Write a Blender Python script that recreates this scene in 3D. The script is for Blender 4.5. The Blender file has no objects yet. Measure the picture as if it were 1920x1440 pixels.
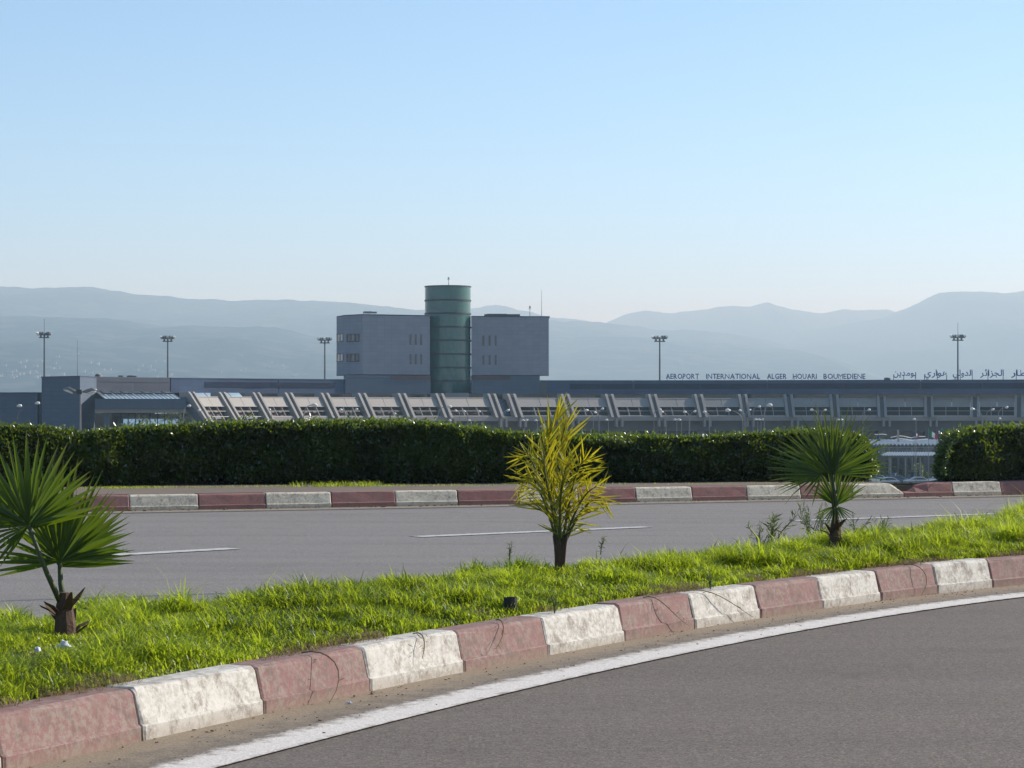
import bpy, math, random
import numpy as np
from mathutils import Vector, Matrix
random.seed(7); rng = np.random.default_rng(11)
S = bpy.context.scene
COL = S.collection
# ---------------------------------------------------------------- camera, sky, sun
F, VH, CH = 4500.0, 768.0, 1.4          # focal length in photo pixels, horizon row, eye height
cam = bpy.data.cameras.new('camera'); co = bpy.data.objects.new('camera', cam); COL.objects.link(co)
co.location = (0, 0, CH); co.rotation_euler = (math.pi/2, 0, 0)
cam.sensor_width = 36; cam.lens = F/1920*36; cam.shift_y = (VH-720)/1920
cam.clip_start = 0.3; cam.clip_end = 90000
S.camera = co
SUN_AZ = math.radians(25); SUN_EL = math.radians(30)      # azimuth measured from +X towards +Y
sd = Vector((math.cos(SUN_EL)*math.cos(SUN_AZ), math.cos(SUN_EL)*math.sin(SUN_AZ), math.sin(SUN_EL)))
W = bpy.data.worlds.new('World'); S.world = W; W.use_nodes = True
nt = W.node_tree; bg = nt.nodes['Background']
sky = nt.nodes.new('ShaderNodeTexSky'); sky.sky_type = 'NISHITA'; sky.sun_disc = False
sky.sun_elevation = SUN_EL; sky.sun_rotation = math.pi/2-SUN_AZ
sky.altitude = 1000; sky.air_density = 0.6; sky.dust_density = 0.5; sky.ozone_density = 2.2
tn_ = nt.nodes.new('ShaderNodeMix'); tn_.data_type = 'RGBA'; tn_.blend_type = 'MULTIPLY'; tn_.inputs[0].default_value = 1; tn_.inputs[7].default_value = (.88, 1.04, 1.02, 1)   # clear-air white balance
nt.links.new(sky.outputs[0], tn_.inputs[6]); nt.links.new(tn_.outputs[2], bg.inputs[0]); bg.inputs[1].default_value = 0.15
sl = bpy.data.lights.new('sun', 'SUN'); sl.energy = 4.6; sl.angle = math.radians(.5); sl.color = (1, .96, .90)
so = bpy.data.objects.new('sun', sl); COL.objects.link(so); so.rotation_euler = sd.to_track_quat('Z', 'Y').to_euler()
S.view_settings.view_transform = 'Standard'; S.view_settings.look = 'None'
S.view_settings.exposure = 0.55; S.view_settings.gamma = 1
HAZE = 1.6e-4

# ---------------------------------------------------------------- helpers
def P(u, v, z=0.0):
    Y = F*(CH-z)/(v-VH); return Vector(((u-960)/F*Y, Y, z))
def Q(u, v, Y): return Vector(((u-960)/F*Y, Y, CH+(VH-v)*Y/F))
def XY(u, Y): return Vector(((u-960)/F*Y, Y, 0))
def ZV(v, Y): return CH+(VH-v)*Y/F

def tag(o, label=None, cat=None, group=None, kind=None):
    if label: o['label'] = label
    if cat: o['category'] = cat
    if group: o['group'] = group
    if kind: o['kind'] = kind
    return o
def empty(name, loc, label=None, cat=None, group=None, kind=None, rz=0):
    o = bpy.data.objects.new(name, None); COL.objects.link(o); o.location = loc; o.rotation_euler.z = rz
    o.empty_display_size = .2
    return tag(o, label, cat, group, kind)
def link(name, me, parent=None, loc=None):
    o = bpy.data.objects.new(name, me); COL.objects.link(o)
    if parent: o.parent = parent
    if loc is not None: o.location = loc
    return o
def copy_tree(o, parent=None):
    c = o.copy(); COL.objects.link(c)
    if parent: c.parent = parent
    for ch in list(o.children): copy_tree(ch, c)
    return c

class MB:
    def __init__(s): s.v = []; s.f = []; s.m = []
    def add(s, vs, fs, mi=0):
        b = len(s.v); s.v += [tuple(x) for x in vs]; s.f += [tuple(b+i for i in f) for f in fs]; s.m += [mi]*len(fs); return s
    def box(s, c, d, rz=0, mi=0, M=None):
        x, y, z = d[0]/2, d[1]/2, d[2]/2; R = Matrix.Rotation(rz, 3, 'Z') if M is None else M
        vs = [Vector(c)+R@Vector((a*x, b*y, e*z)) for e in (-1, 1) for a, b in ((-1, -1), (1, -1), (1, 1), (-1, 1))]
        return s.add(vs, [(3, 2, 1, 0), (4, 5, 6, 7), (0, 1, 5, 4), (1, 2, 6, 5), (2, 3, 7, 6), (3, 0, 4, 7)], mi)
    def bar(s, a, b, w, h, mi=0, up=Vector((0, 0, 1))):
        a = Vector(a); b = Vector(b); d = (b-a); L = d.length; d.normalize()
        x = d.cross(up)
        if x.length < 1e-4: x = Vector((1, 0, 0))
        x.normalize(); y = x.cross(d)
        M = Matrix((x, d, y)).transposed()
        return s.box((a+b)/2, (w, L, h), M=M, mi=mi)
    def prism(s, pts, z0, z1, mi=0):
        n = len(pts); vs = [(p[0], p[1], z0) for p in pts]+[(p[0], p[1], z1) for p in pts]
        fs = [tuple(reversed(range(n))), tuple(range(n, 2*n))]+[(i, (i+1) % n, n+(i+1) % n, n+i) for i in range(n)]
        return s.add(vs, fs, mi)
    def hexa(s, a, b, mi=0):            # two quads a,b joined
        return s.add(list(a)+list(b), [(3, 2, 1, 0), (4, 5, 6, 7)]+[(i, (i+1) % 4, 4+(i+1) % 4, 4+i) for i in range(4)], mi)
    def tube(s, pts, rad, n=6, mi=0, cap=True):
        pts = [Vector(p) for p in pts]; N = len(pts)
        if not hasattr(rad, '__len__'): rad = [rad]*N
        b = len(s.v); u = None
        for i, p in enumerate(pts):
            d = (pts[min(i+1, N-1)]-pts[max(i-1, 0)]).normalized()
            if u is None:
                u = d.cross(Vector((0, 0, 1)) if abs(d.z) < .9 else Vector((1, 0, 0))).normalized()
            else: u = (u-d*u.dot(d)).normalized()
            w = d.cross(u)
            for k in range(n):
                a = 2*math.pi*k/n; s.v.append(tuple(p+(u*math.cos(a)+w*math.sin(a))*rad[i]))
        for i in range(N-1):
            for k in range(n):
                s.f.append((b+i*n+k, b+i*n+(k+1) % n, b+(i+1)*n+(k+1) % n, b+(i+1)*n+k)); s.m.append(mi)
        if cap:
            s.f.append(tuple(b+k for k in reversed(range(n)))); s.m.append(mi)
            s.f.append(tuple(b+(N-1)*n+k for k in range(n))); s.m.append(mi)
        return s
    def mesh(s, name, mats, o=(0, 0, 0), smooth=False):
        me = bpy.data.meshes.new(name); o = Vector(o)
        me.from_pydata([tuple(Vector(v)-o) for v in s.v], [], s.f)
        if not isinstance(mats, (list, tuple)): mats = [mats]
        for m in mats: me.materials.append(m)
        me.polygons.foreach_set('material_index', s.m)
        if smooth: me.polygons.foreach_set('use_smooth', [True]*len(s.f))
        me.update(); return me
    def build(s, name, mats, parent=None, o=(0, 0, 0), smooth=False):
        return link(name, s.mesh(name, mats, o, smooth), parent)

def npmesh(name, V, Fc, mat, attr=None, smooth=False):
    """V (n,3), Fc (m,3|4) int arrays"""
    me = bpy.data.meshes.new(name); n = len(V); m, k = Fc.shape
    me.vertices.add(n); me.vertices.foreach_set('co', V.astype(np.float32).ravel())
    me.loops.add(m*k); me.loops.foreach_set('vertex_index', Fc.astype(np.int32).ravel())
    me.polygons.add(m); me.polygons.foreach_set('loop_start', np.arange(0, m*k, k, dtype=np.int32))
    if smooth: me.polygons.foreach_set('use_smooth', np.ones(m, dtype=bool))
    me.materials.append(mat); me.update(calc_edges=True); me.validate()
    if attr is not None:
        a = me.attributes.new('tone', 'FLOAT', 'POINT'); a.data.foreach_set('value', attr.astype(np.float32))
    return me

def vnoise(x, y, seed=0):
    xi = np.floor(x).astype(np.int64); yi = np.floor(y).astype(np.int64); xf = x-xi; yf = y-yi
    def h(a, b):
        n = (a*374761393+b*668265263+seed*1442695041) & 0xffffffff
        n = ((n ^ (n >> 13))*1274126177) & 0xffffffff
        return ((n ^ (n >> 16)) & 0xffff)/65535.0
    sx = xf*xf*(3-2*xf); sy = yf*yf*(3-2*yf)
    return (h(xi, yi)*(1-sx)+h(xi+1, yi)*sx)*(1-sy)+(h(xi, yi+1)*(1-sx)+h(xi+1, yi+1)*sx)*sy
def fbm(x, y, seed=0, o=5):
    t = 0; a = 1; tot = 0
    for i in range(o): t = t+a*vnoise(x*2**i, y*2**i, seed+i); tot += a; a *= .5
    return t/tot

# ---------------------------------------------------------------- materials
def newmat(name):
    m = bpy.data.materials.new(name); m.use_nodes = True; return m, m.node_tree, m.node_tree.nodes['Principled BSDF']
def N(nt, t, **kw):
    n = nt.nodes.new(t)
    for k, v in kw.items():
        if k in n.inputs.keys() if hasattr(n.inputs, 'keys') else False: n.inputs[k].default_value = v
        else: setattr(n, k, v)
    return n
def pos(nt, obj=False):
    if obj: return nt.nodes.new('ShaderNodeTexCoord').outputs['Object']
    return nt.nodes.new('ShaderNodeNewGeometry').outputs['Position']
def noise(nt, vec, scale, detail=4, rough=.6):
    n = nt.nodes.new('ShaderNodeTexNoise'); n.inputs['Scale'].default_value = scale; n.inputs['Detail'].default_value = detail
    n.inputs['Roughness'].default_value = rough
    if vec is not None: nt.links.new(vec, n.inputs['Vector'])
    return n.outputs['Fac']
def ramp(nt, fac, stops):
    r = nt.nodes.new('ShaderNodeValToRGB'); e = r.color_ramp.elements
    while len(e) < len(stops): e.new(.5)
    for i, (p, c) in enumerate(stops):
        e[i].position = p; e[i].color = (c[0], c[1], c[2], 1) if hasattr(c, '__len__') else (c, c, c, 1)
    nt.links.new(fac, r.inputs[0]); return r.outputs[0]
def mix(nt, fac, a, b, mode='MIX'):
    m = nt.nodes.new('ShaderNodeMix'); m.data_type = 'RGBA'; m.blend_type = mode
    for i, x in ((0, fac), (6, a), (7, b)):
        if hasattr(x, 'links') or isinstance(x, bpy.types.NodeSocket): nt.links.new(x, m.inputs[i])
        elif hasattr(x, '__len__'): m.inputs[i].default_value = (*x[:3], 1)
        else: m.inputs[i].default_value = x
    return m.outputs[2]
def bump(nt, h, bs, strength=.3, dist=.01):
    b = nt.nodes.new('ShaderNodeBump'); b.inputs['Strength'].default_value = strength; b.inputs['Distance'].default_value = dist
    nt.links.new(h, b.inputs['Height']); nt.links.new(b.outputs[0], bs.inputs['Normal'])
def simple(name, c, rough=.6, metal=0, var=.15, sc=2.0, bsc=None, bst=.3, bd=.01, spec=.5, obj=False):
    m, nt, bs = newmat(name); p = pos(nt, obj)
    n = noise(nt, p, sc)
    nt.links.new(mix(nt, n, [x*(1-var) for x in c], [min(1, x*(1+var)) for x in c]), bs.inputs['Base Color'])
    bs.inputs['Roughness'].default_value = rough; bs.inputs['Metallic'].default_value = metal
    bs.inputs['Specular IOR Level'].default_value = spec
    if bsc: bump(nt, noise(nt, p, bsc), bs, bst, bd)
    return m

def asphalt(name, c, tint, streak=None):
    m, nt, bs = newmat(name); p = pos(nt)
    v = nt.nodes.new('ShaderNodeTexVoronoi'); v.inputs['Scale'].default_value = 95; nt.links.new(p, v.inputs['Vector'])
    fine = noise(nt, p, 70, 3, .7); coarse = noise(nt, p, 22, 3, .75); big = noise(nt, p, .7, 5, .6); mid = noise(nt, p, 6, 4, .6)
    spk = ramp(nt, fine, [(.32, [x*.38 for x in c]), (.5, c), (.70, [min(1, x*2.0) for x in c])])
    stone = mix(nt, .10, spk, v.outputs['Color'], 'SOFT_LIGHT')
    a = mix(nt, ramp(nt, big, [(.35, 0), (.7, .8)]), stone, [x*1.0 for x in tint], 'MIX')
    a2 = mix(nt, .55, a, stone)
    a3 = mix(nt, mid, mix(nt, .25, a2, (0, 0, 0)), a2)
    a3 = mix(nt, ramp(nt, coarse, [(.42, 0), (.62, 1)]), mix(nt, .16, a3, (0, 0, 0)), mix(nt, .06, a3, (.5, .45, .4)))
    st2 = noise(nt, p, 1.6, 6, .7); a3 = mix(nt, ramp(nt, st2, [(.56, 0), (.66, .3)]), a3, mix(nt, .6, a3, (.05, .04, .035)))
    if streak:          # tyre polished bands along the carriageway
        mp = nt.nodes.new('ShaderNodeMapping'); nt.links.new(p, mp.inputs[0]); mp.inputs['Rotation'].default_value[2] = -streak
        mp.inputs['Scale'].default_value = (.05, 1.1, 1)
        st = noise(nt, mp.outputs[0], 1.2, 3, .5)
        a3 = mix(nt, ramp(nt, st, [(.42, .0), (.62, .2)]), a3, mix(nt, .5, a3, (0, 0, 0)))
    nt.links.new(a3, bs.inputs['Base Color']); bs.inputs['Roughness'].default_value = .86; bs.inputs['Specular IOR Level'].default_value = .25
    bump(nt, fine, bs, .55, .006); return m
M_road_near = asphalt('asphalt_near', (.165, .138, .113), (.178, .15, .125), math.radians(58))
M_road_far = asphalt('asphalt_far', (.235, .218, .20), (.265, .245, .225), math.radians(40))

def kerbmat(name, c, wear, dirt):
    m, nt, bs = newmat(name); p = pos(nt)
    n1 = noise(nt, p, 30, 6, .72); n2 = noise(nt, p, 4.2, 4, .6); n3 = noise(nt, p, 80, 3, .7)
    a = mix(nt, ramp(nt, n1, [(.44, 0), (.56, 1)]), c, wear)
    a = mix(nt, ramp(nt, n2, [(.34, .1), (.52, 1)]), c, a)
    g = mix(nt, ramp(nt, noise(nt, p, 11, 6, .75), [(.50, 0), (.66, .85)]), a, dirt)
    g = mix(nt, ramp(nt, n3, [(.60, 0), (.72, .55)]), g, [x*.5 for x in dirt])
    sx = nt.nodes.new('ShaderNodeSeparateXYZ'); nt.links.new(p, sx.inputs[0])
    z = nt.nodes.new('ShaderNodeMath'); z.operation = 'MULTIPLY_ADD'; nt.links.new(n2, z.inputs[0]); z.inputs[1].default_value = .09; nt.links.new(sx.outputs[2], z.inputs[2])
    low = ramp(nt, z.outputs[0], [(.055, .7), (.11, 0)])
    g = mix(nt, low, g, mix(nt, .55, g, (.26, .2, .14)))
    nt.links.new(g, bs.inputs['Base Color']); bs.inputs['Roughness'].default_value = .8; bs.inputs['Specular IOR Level'].default_value = .3
    bump(nt, n1, bs, .5, .006); return m
M_kw = kerbmat('white_kerb_paint', (.56, .535, .475), (.39, .365, .31), (.20, .165, .13))
M_kr = kerbmat('red_kerb_paint', (.225, .118, .105), (.255, .195, .16), (.145, .105, .085))
M_kr2 = kerbmat('dark_red_kerb_paint', (.30, .125, .11), (.28, .165, .14), (.16, .12, .10))
M_kw2 = kerbmat('grey_white_kerb_paint', (.66, .60, .47), (.48, .42, .32), (.24, .20, .17))
M_mortar = simple('joint_mortar', (.07, .055, .045), .95, var=.3, sc=30)

def stripmat(name, c, under, sc=9, lo=.38, hi=.62, edge=None, rough=.85, holes=None):
    """paint or sand over asphalt; wears away by noise; 'tone' vertex attribute fades it"""
    m, nt, bs = newmat(name); p = pos(nt)
    at = nt.nodes.new('ShaderNodeAttribute'); at.attribute_name = 'tone'
    n = noise(nt, p, sc, 6, .7); f = noise(nt, p, 90, 3, .7)
    s = nt.nodes.new('ShaderNodeMath'); s.operation = 'ADD'; nt.links.new(n, s.inputs[0]); nt.links.new(at.outputs['Fac'], s.inputs[1])
    k = ramp(nt, s.outputs[0], [(lo, 0), (hi, 1)])
    col = mix(nt, ramp(nt, f, [(.35, 0), (.7, 1)]), [x*.72 for x in c], [min(1, x*1.2) for x in c])
    und = mix(nt, ramp(nt, f, [(.35, 0), (.7, 1)]), [x*.5 for x in under], [x*1.7 for x in under])
    nt.links.new(mix(nt, k, und, col), bs.inputs['Base Color']); bs.inputs['Roughness'].default_value = rough; bs.inputs['Specular IOR Level'].default_value = .25
    bump(nt, f, bs, .5, .005); return m
M_sand = stripmat('gutter_sand', (.27, .215, .15), (.13, .112, .09), 7, .35, .75)
M_line = stripmat('road_paint', (.64, .60, .545), (.17, .145, .115), 11, .34, .60)
M_line_far = stripmat('worn_road_paint', (.50, .50, .48), (.15, .147, .143), 14, .38, .6)

def leafmat(name, c1, c2, rough=.45, trans=.35, tc=None, spec=.5):
    m, nt, bs = newmat(name)
    at = nt.nodes.new('ShaderNodeAttribute'); at.attribute_name = 'tone'
    col = mix(nt, at.outputs['Fac'], c1, c2)
    n = noise(nt, pos(nt), 9, 3); col = mix(nt, n, mix(nt, .35, col, (0, 0, 0)), col)
    dr = nt.nodes.new('ShaderNodeAttribute'); dr.attribute_name = 'dry'; col = mix(nt, dr.outputs['Fac'], col, (.16, .10, .045))
    nt.links.new(col, bs.inputs['Base Color']); bs.inputs['Roughness'].default_value = rough; bs.inputs['Specular IOR Level'].default_value = spec
    tr = nt.nodes.new('ShaderNodeBsdfTranslucent'); ms = nt.nodes.new('ShaderNodeMixShader'); ms.inputs[0].default_value = trans
    nt.links.new(mix(nt, .6, col, tc or [min(1, x*2.2) for x in c2]), tr.inputs[0])
    nt.links.new(bs.outputs[0], ms.inputs[1]); nt.links.new(tr.outputs[0], ms.inputs[2])
    nt.links.new(ms.outputs[0], nt.nodes['Material Output'].inputs[0]); return m
M_grass = leafmat('grass_blade', (.035, .10, .006), (.40, .50, .035), .42, .55, (.62, .74, .03), .45)
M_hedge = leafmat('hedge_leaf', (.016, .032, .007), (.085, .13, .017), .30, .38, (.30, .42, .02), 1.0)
M_fan = leafmat('fan_palm_leaf', (.022, .055, .008), (.07, .125, .012), .38, .34, (.28, .42, .015), .5)
M_feather = leafmat('yellowing_palm_leaf', (.05, .12, .008), (.42, .42, .02), .35, .5, (.75, .62, .02), .5)
M_weed = leafmat('weed_leaf', (.05, .09, .02), (.12, .16, .03), .6, .3)
M_dry = leafmat('dry_grass', (.20, .14, .06), (.30, .22, .10), .8, .2)
M_petiole = simple('palm_petiole', (.055, .07, .018), .65, sc=12)
M_boot = simple('palm_boot', (.085, .048, .028), .9, var=.45, sc=25, bsc=60, bst=.6)
M_soil = simple('soil', (.075, .055, .032), .95, var=.4, sc=9, bsc=40, bst=.6)
M_verge = simple('verge_earth', (.145, .115, .085), .95, var=.3, sc=3, bsc=30, bst=.5)
M_ground = simple('plain_ground', (.16, .135, .09), .95, var=.35, sc=.05)
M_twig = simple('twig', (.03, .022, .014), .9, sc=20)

def clad(name, c, bw, bh, var=.05, joint=.82, rough=.5):
    m, nt, bs = newmat(name)
    tc = nt.nodes.new('ShaderNodeTexCoord'); sx = nt.nodes.new('ShaderNodeSeparateXYZ'); nt.links.new(pos(nt), sx.inputs[0])
    cb = nt.nodes.new('ShaderNodeCombineXYZ'); nt.links.new(sx.outputs[0], cb.inputs[0]); nt.links.new(sx.outputs[2], cb.inputs[1])
    b = nt.nodes.new('ShaderNodeTexBrick'); b.offset = 0; b.inputs['Scale'].default_value = 1; b.inputs['Brick Width'].default_value = bw
    b.inputs['Row Height'].default_value = bh; b.inputs['Mortar Size'].default_value = .03
    b.inputs['Color1'].default_value = (*[x*(1-var) for x in c], 1); b.inputs['Color2'].default_value = (*[x*(1+var) for x in c], 1)
    b.inputs['Mortar'].default_value = (*[x*joint for x in c], 1); nt.links.new(cb.outputs[0], b.inputs['Vector'])
    n = noise(nt, pos(nt), .35, 5, .6)
    nt.links.new(mix(nt, n, mix(nt, .18, b.outputs[0], (0, 0, 0)), b.outputs[0]), bs.inputs['Base Color'])
    bs.inputs['Roughness'].default_value = .85; bs.inputs['Specular IOR Level'].default_value = .15; return m
M_wing = clad('wing_cladding', (.33, .33, .36), 1.5, .8)
M_fascia = clad('fascia_cladding', (.085, .11, .17), 2.4, .75)
M_block = clad('block_cladding', (.115, .145, .185), 2.0, .8)
M_light_clad = clad('pale_cladding', (.08, .088, .108), 2.0, .8)
M_louvre = clad('louvre', (.035, .045, .075), 30, .2, joint=.5)
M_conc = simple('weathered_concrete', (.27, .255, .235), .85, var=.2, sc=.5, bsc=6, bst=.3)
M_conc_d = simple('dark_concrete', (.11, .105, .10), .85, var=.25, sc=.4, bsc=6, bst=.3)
M_panel = simple('sunlit_precast_panel', (.33, .305, .27), .8, var=.12, sc=.6)
M_dark = simple('dark_recess', (.03, .026, .026), .7, var=.4, sc=.3)
M_maroon = simple('maroon_screen', (.09, .055, .05), .7, var=.4, sc=.5)
M_frame = simple('light_frame', (.30, .28, .25), .7, var=.1, sc=1)
def glass(name, c, rough=.08, metal=.0, spec=.8):
    m, nt, bs = newmat(name); n = noise(nt, pos(nt), .25, 3)
    nt.links.new(mix(nt, n, [x*.7 for x in c], [x*1.25 for x in c]), bs.inputs['Base Color'])
    bs.inputs['Roughness'].default_value = rough; bs.inputs['Metallic'].default_value = metal; bs.inputs['Specular IOR Level'].default_value = spec; return m
M_gl_dark = glass('dark_glass', (.02, .03, .04))
M_gl_green = glass('green_cladding_glass', (.04, .135, .11), .2, .0, .7)
M_gl_mirror = glass('mirror_glass', (.62, .66, .68), .05, .9)
M_gl_roof = glass('skylight_glass', (.52, .66, .70), .3, 0)  # pale base colour stands in for sky reflected in the sloping panes
M_gl_mid = glass('grey_glass', (.10, .13, .15), .15)
M_band = simple('dark_metal_band', (.025, .03, .035), .5)
M_steel = simple('galvanised_steel', (.22, .22, .215), .45, .4, var=.1, sc=4, obj=True)
M_steel_d = simple('dark_steel', (.08, .08, .085), .5, .3, var=.1, sc=4, obj=True)
M_lampgl = simple('lamp_glass', (.75, .74, .70), .2, 0, var=.05, sc=3, obj=True)
M_sign = simple('navy_sign_letter', (.006, .03, .24), .45, var=.1, sc=2)
M_white = simple('white_paint', (.78, .78, .76), .5, var=.06, sc=2, obj=True)
M_green = simple('green_cloth', (.01, .22, .09), .8, sc=2, obj=True)
M_red = simple('red_cloth', (.5, .03, .03), .8, sc=2, obj=True)
M_blue = simple('blue_cloth', (.02, .05, .22), .8, sc=2, obj=True)
M_rubber = simple('rubber', (.02, .02, .02), .85, obj=True)
M_canopy = simple('corrugated_white_sheet', (.62, .62, .60), .5, .1, var=.1, sc=.8)
M_trunk = simple('palm_trunk', (.16, .12, .08), .9, var=.3, sc=3, bsc=8)
M_date = leafmat('date_palm_leaf', (.03, .055, .015), (.07, .10, .025), .5, .25)
M_bush = leafmat('bush_leaf', (.04, .07, .012), (.10, .15, .02), .45, .3)

# ---------------------------------------------------------------- haze
if HAZE:
    m = bpy.data.materials.new('haze'); m.use_nodes = True; n_ = m.node_tree; n_.nodes.clear()
    out = n_.nodes.new('ShaderNodeOutputMaterial'); pv = n_.nodes.new('ShaderNodeVolumePrincipled')
    pv.inputs['Density'].default_value = HAZE; pv.inputs['Color'].default_value = (.56, .83, 1.0, 1); pv.inputs['Absorption Color'].default_value = (1, 1, 1, 1); pv.inputs['Anisotropy'].default_value = .2
    n_.links.new(pv.outputs[0], out.inputs['Volume'])
    hz = MB(); hz.box((0, 16000, (720-14)/2), (66000, 58000, 734)).build('haze', m)
    tag(bpy.data.objects['haze'], 'pale blue haze filling the air over the plain', 'haze', kind='stuff')

# ---------------------------------------------------------------- kerb curves
near_px = [(274, 1392), (492, 1340), (690, 1296), (867, 1260), (1034, 1230), (1177, 1204), (1309, 1183), (1424, 1159), (1537, 1141), (1651, 1127.5), (1759, 1114), (1863, 1103)]
nj = np.array([P(u, v)[:2] for u, v in near_px]); ii = np.arange(12)
cx = np.polyfit(ii, nj[:, 0], 3); cy = np.polyfit(ii, nj[:, 1], 3)
def near_at(i):
    i = float(i); j = min(max(i, -1.0), 12.0); p = np.array([np.polyval(cx, j), np.polyval(cy, j)])
    if j != i:
        d = np.array([np.polyval(np.polyder(cx), j), np.polyval(np.polyder(cy), j)]); p = p+d*(i-j)
    return Vector((p[0], p[1], 0))
far_px = [(0, 237, 960), (1, 371, 956.5), (2, 498, 953.5), (3, 624, 951), (4, 748, 949), (5, 865, 947.5), (8, 1192, 942), (9, 1299, 940.5), (10, 1404, 938.5), (12, 1599, 935), (13, 1692, 932.5), (14, 1789, 930), (15, 1877, 928)]
fj = np.array([[i, *P(u, v)[:2]] for i, u, v in far_px])
fx = np.polyfit(fj[:, 0], fj[:, 1], 2); fy = np.polyfit(fj[:, 0], fj[:, 2], 2)
def far_at(i):
    i = float(i); j = min(max(i, -2.0), 17.0); p = np.array([np.polyval(fx, j), np.polyval(fy, j)])
    if j != i:
        d = np.array([np.polyval(np.polyder(fx), j), np.polyval(np.polyder(fy), j)]); p = p+d*(i-j)
    return Vector((p[0], p[1], 0))
def tang(fn, i): return (fn(i+.05)-fn(i-.05)).normalized()
def nrm(fn, i): t = tang(fn, i); return Vector((t.y, -t.x, 0))      # towards the road / viewer
back_pts = [Vector(p) for p in [(-9.5, 2.0, 0), (-6.2, 7.2, 0), (-4.0, 10.7, 0), (-2.75, 13.1, 0), (-1.75, 14.55, 0), (-.95, 15.8, 0), (.12, 17.15, 0), (1.45, 18.8, 0), (3.1, 21.1, 0), (5.3, 25.9, 0), (8.4, 31.0, 0), (14, 37.5, 0)]]
def back_at(i):                       # smooth (Catmull-Rom) back edge of the median
    i = min(max(i, 0), len(back_pts)-1.001); k = int(i); t = i-k
    g = lambda n: back_pts[min(max(n, 0), len(back_pts)-1)]
    a, b, c, d = g(k-1), g(k), g(k+1), g(k+2)
    return .5*((2*b)+(c-a)*t+(2*a-5*b+4*c-d)*t*t+(3*b-a-3*c+d)*t**3)

# ---------------------------------------------------------------- ground and roads
def vw(i): return float(np.interp(i, [6, 11, 12.2, 14, 15.5], [5, 1.7, .55, .55, 2.0]))
def ribbon(name, A, B, z, mat, kind='structure', n=1, tone=None, parent=None, zf=None):
    """sheet between point lists A and B"""
    V = []; T = []
    for a, b in zip(A, B):
        for k in range(n+1):
            t = k/n; p = a.lerp(b, t); V.append((p.x, p.y, z if zf is None else zf(t))); T.append(tone[k] if tone else 0)
    m = len(A); Fc = [(i*(n+1)+k, i*(n+1)+k+1, (i+1)*(n+1)+k+1, (i+1)*(n+1)+k) for i in range(m-1) for k in range(n)]
    me = npmesh(name, np.array(V), np.array(Fc)[:, ::-1], mat, np.array(T)); 
    o = link(name, me, parent)
    if kind: o['kind'] = kind
    return o
idn = np.arange(-14, 34, .5)
kn = [near_at(i) for i in idn]
rn = ribbon('road', kn, [near_at(i)+nrm(near_at, i)*9 for i in idn], 0, M_road_near)
# far carriageway: between the median's back edge and the far kerb
bk = [back_at(i) for i in np.linspace(0, 11, 80)]
fk = [far_at(i) for i in np.linspace(-34, 40, 80)]
ribbon('road', bk, fk, .0, M_road_far)
# the plain: one sheet out to the hills
dirf = tang(far_at, 8); nf = -nrm(far_at, 8); P8 = far_at(8)
s_s = np.concatenate([[-26000, -9000, -3000, -900, -300, -120], np.linspace(-60, 90, 76), [140, 320, 900, 3000, 9000, 26000]])
d_s = [(-14000, -.06), (-500, -.06), (.12, -.06), (.16, .20), (1, .215), (3, .215), (5.5, .2), (8, -.9), (14, -4.4), (28, -11.4), (34, -12), (80, -12), (400, -12), (1200, -12), (4000, -12), (12000, -12), (30000, -12)]
V = []
for s in s_s:
    i = 8+s
    if -34 < i < 60:
        base = far_at(i); nn = -nrm(far_at, i)
    else: base = P8+dirf*s; nn = nf
    if not (-34 < i < 60):
        e = -34 if i < 0 else 60; base = far_at(e)+tang(far_at, e)*(i-e); nn = nf
    for d, z in d_s:
        n2 = nn if abs(d) < 50 else nf; dd = d if d < .5 else (d*vw(i)/5.5 if d <= 5.5 else (d-5.5+vw(i) if d < 50 else d)); p = base+n2*dd; V.append((p.x, p.y, z))
nd = len(d_s); Fc = [(i*nd+k, (i+1)*nd+k, (i+1)*nd+k+1, i*nd+k+1) for i in range(len(s_s)-1) for k in range(nd-1)]
tag(link('ground', npmesh('ground', np.array(V), np.array(Fc), M_ground)), kind='structure')
# bare earth strip between far kerb and hedge
idf = np.arange(-12, 26, .5)
ribbon('earth_strip', [far_at(i)-nrm(far_at, i)*.2 for i in idf], [far_at(i)-nrm(far_at, i)*(vw(i)+.1) for i in idf], .226, M_verge)
# median bed
A = []; B = []
for i in np.linspace(-11, 22, 100):
    a = near_at(i)-nrm(near_at, i)*.2
    # nearest point on back edge along the kerb normal
    best = min((back_at(t) for t in np.linspace(0, 11, 220)), key=lambda q: abs((q-a).dot(tang(near_at, i))))
    A.append(a); B.append(best)
def mz(t): return .205+.03*math.sin(math.pi*t)
ribbon('median', A, B, 0, M_soil, n=8, zf=mz)
MED_A, MED_B = A, B
# gutter sand and painted edge line of the near road
bl = [(60, 1532), (250, 1482), (430, 1440), (640, 1388), (727, 1361), (1000, 1286), (1200, 1244), (1380, 1207), (1560, 1175), (1740, 1145), (1920, 1121)]
tl = [(-90, 1532), (100, 1488), (275, 1445), (540, 1370), (640, 1345), (925, 1279), (1140, 1234), (1335, 1197), (1520, 1162), (1710, 1136), (1905, 1112.5)]
Bl = [P(u, v) for u, v in bl]; Tl = [P(u, v) for u, v in tl]
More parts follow.
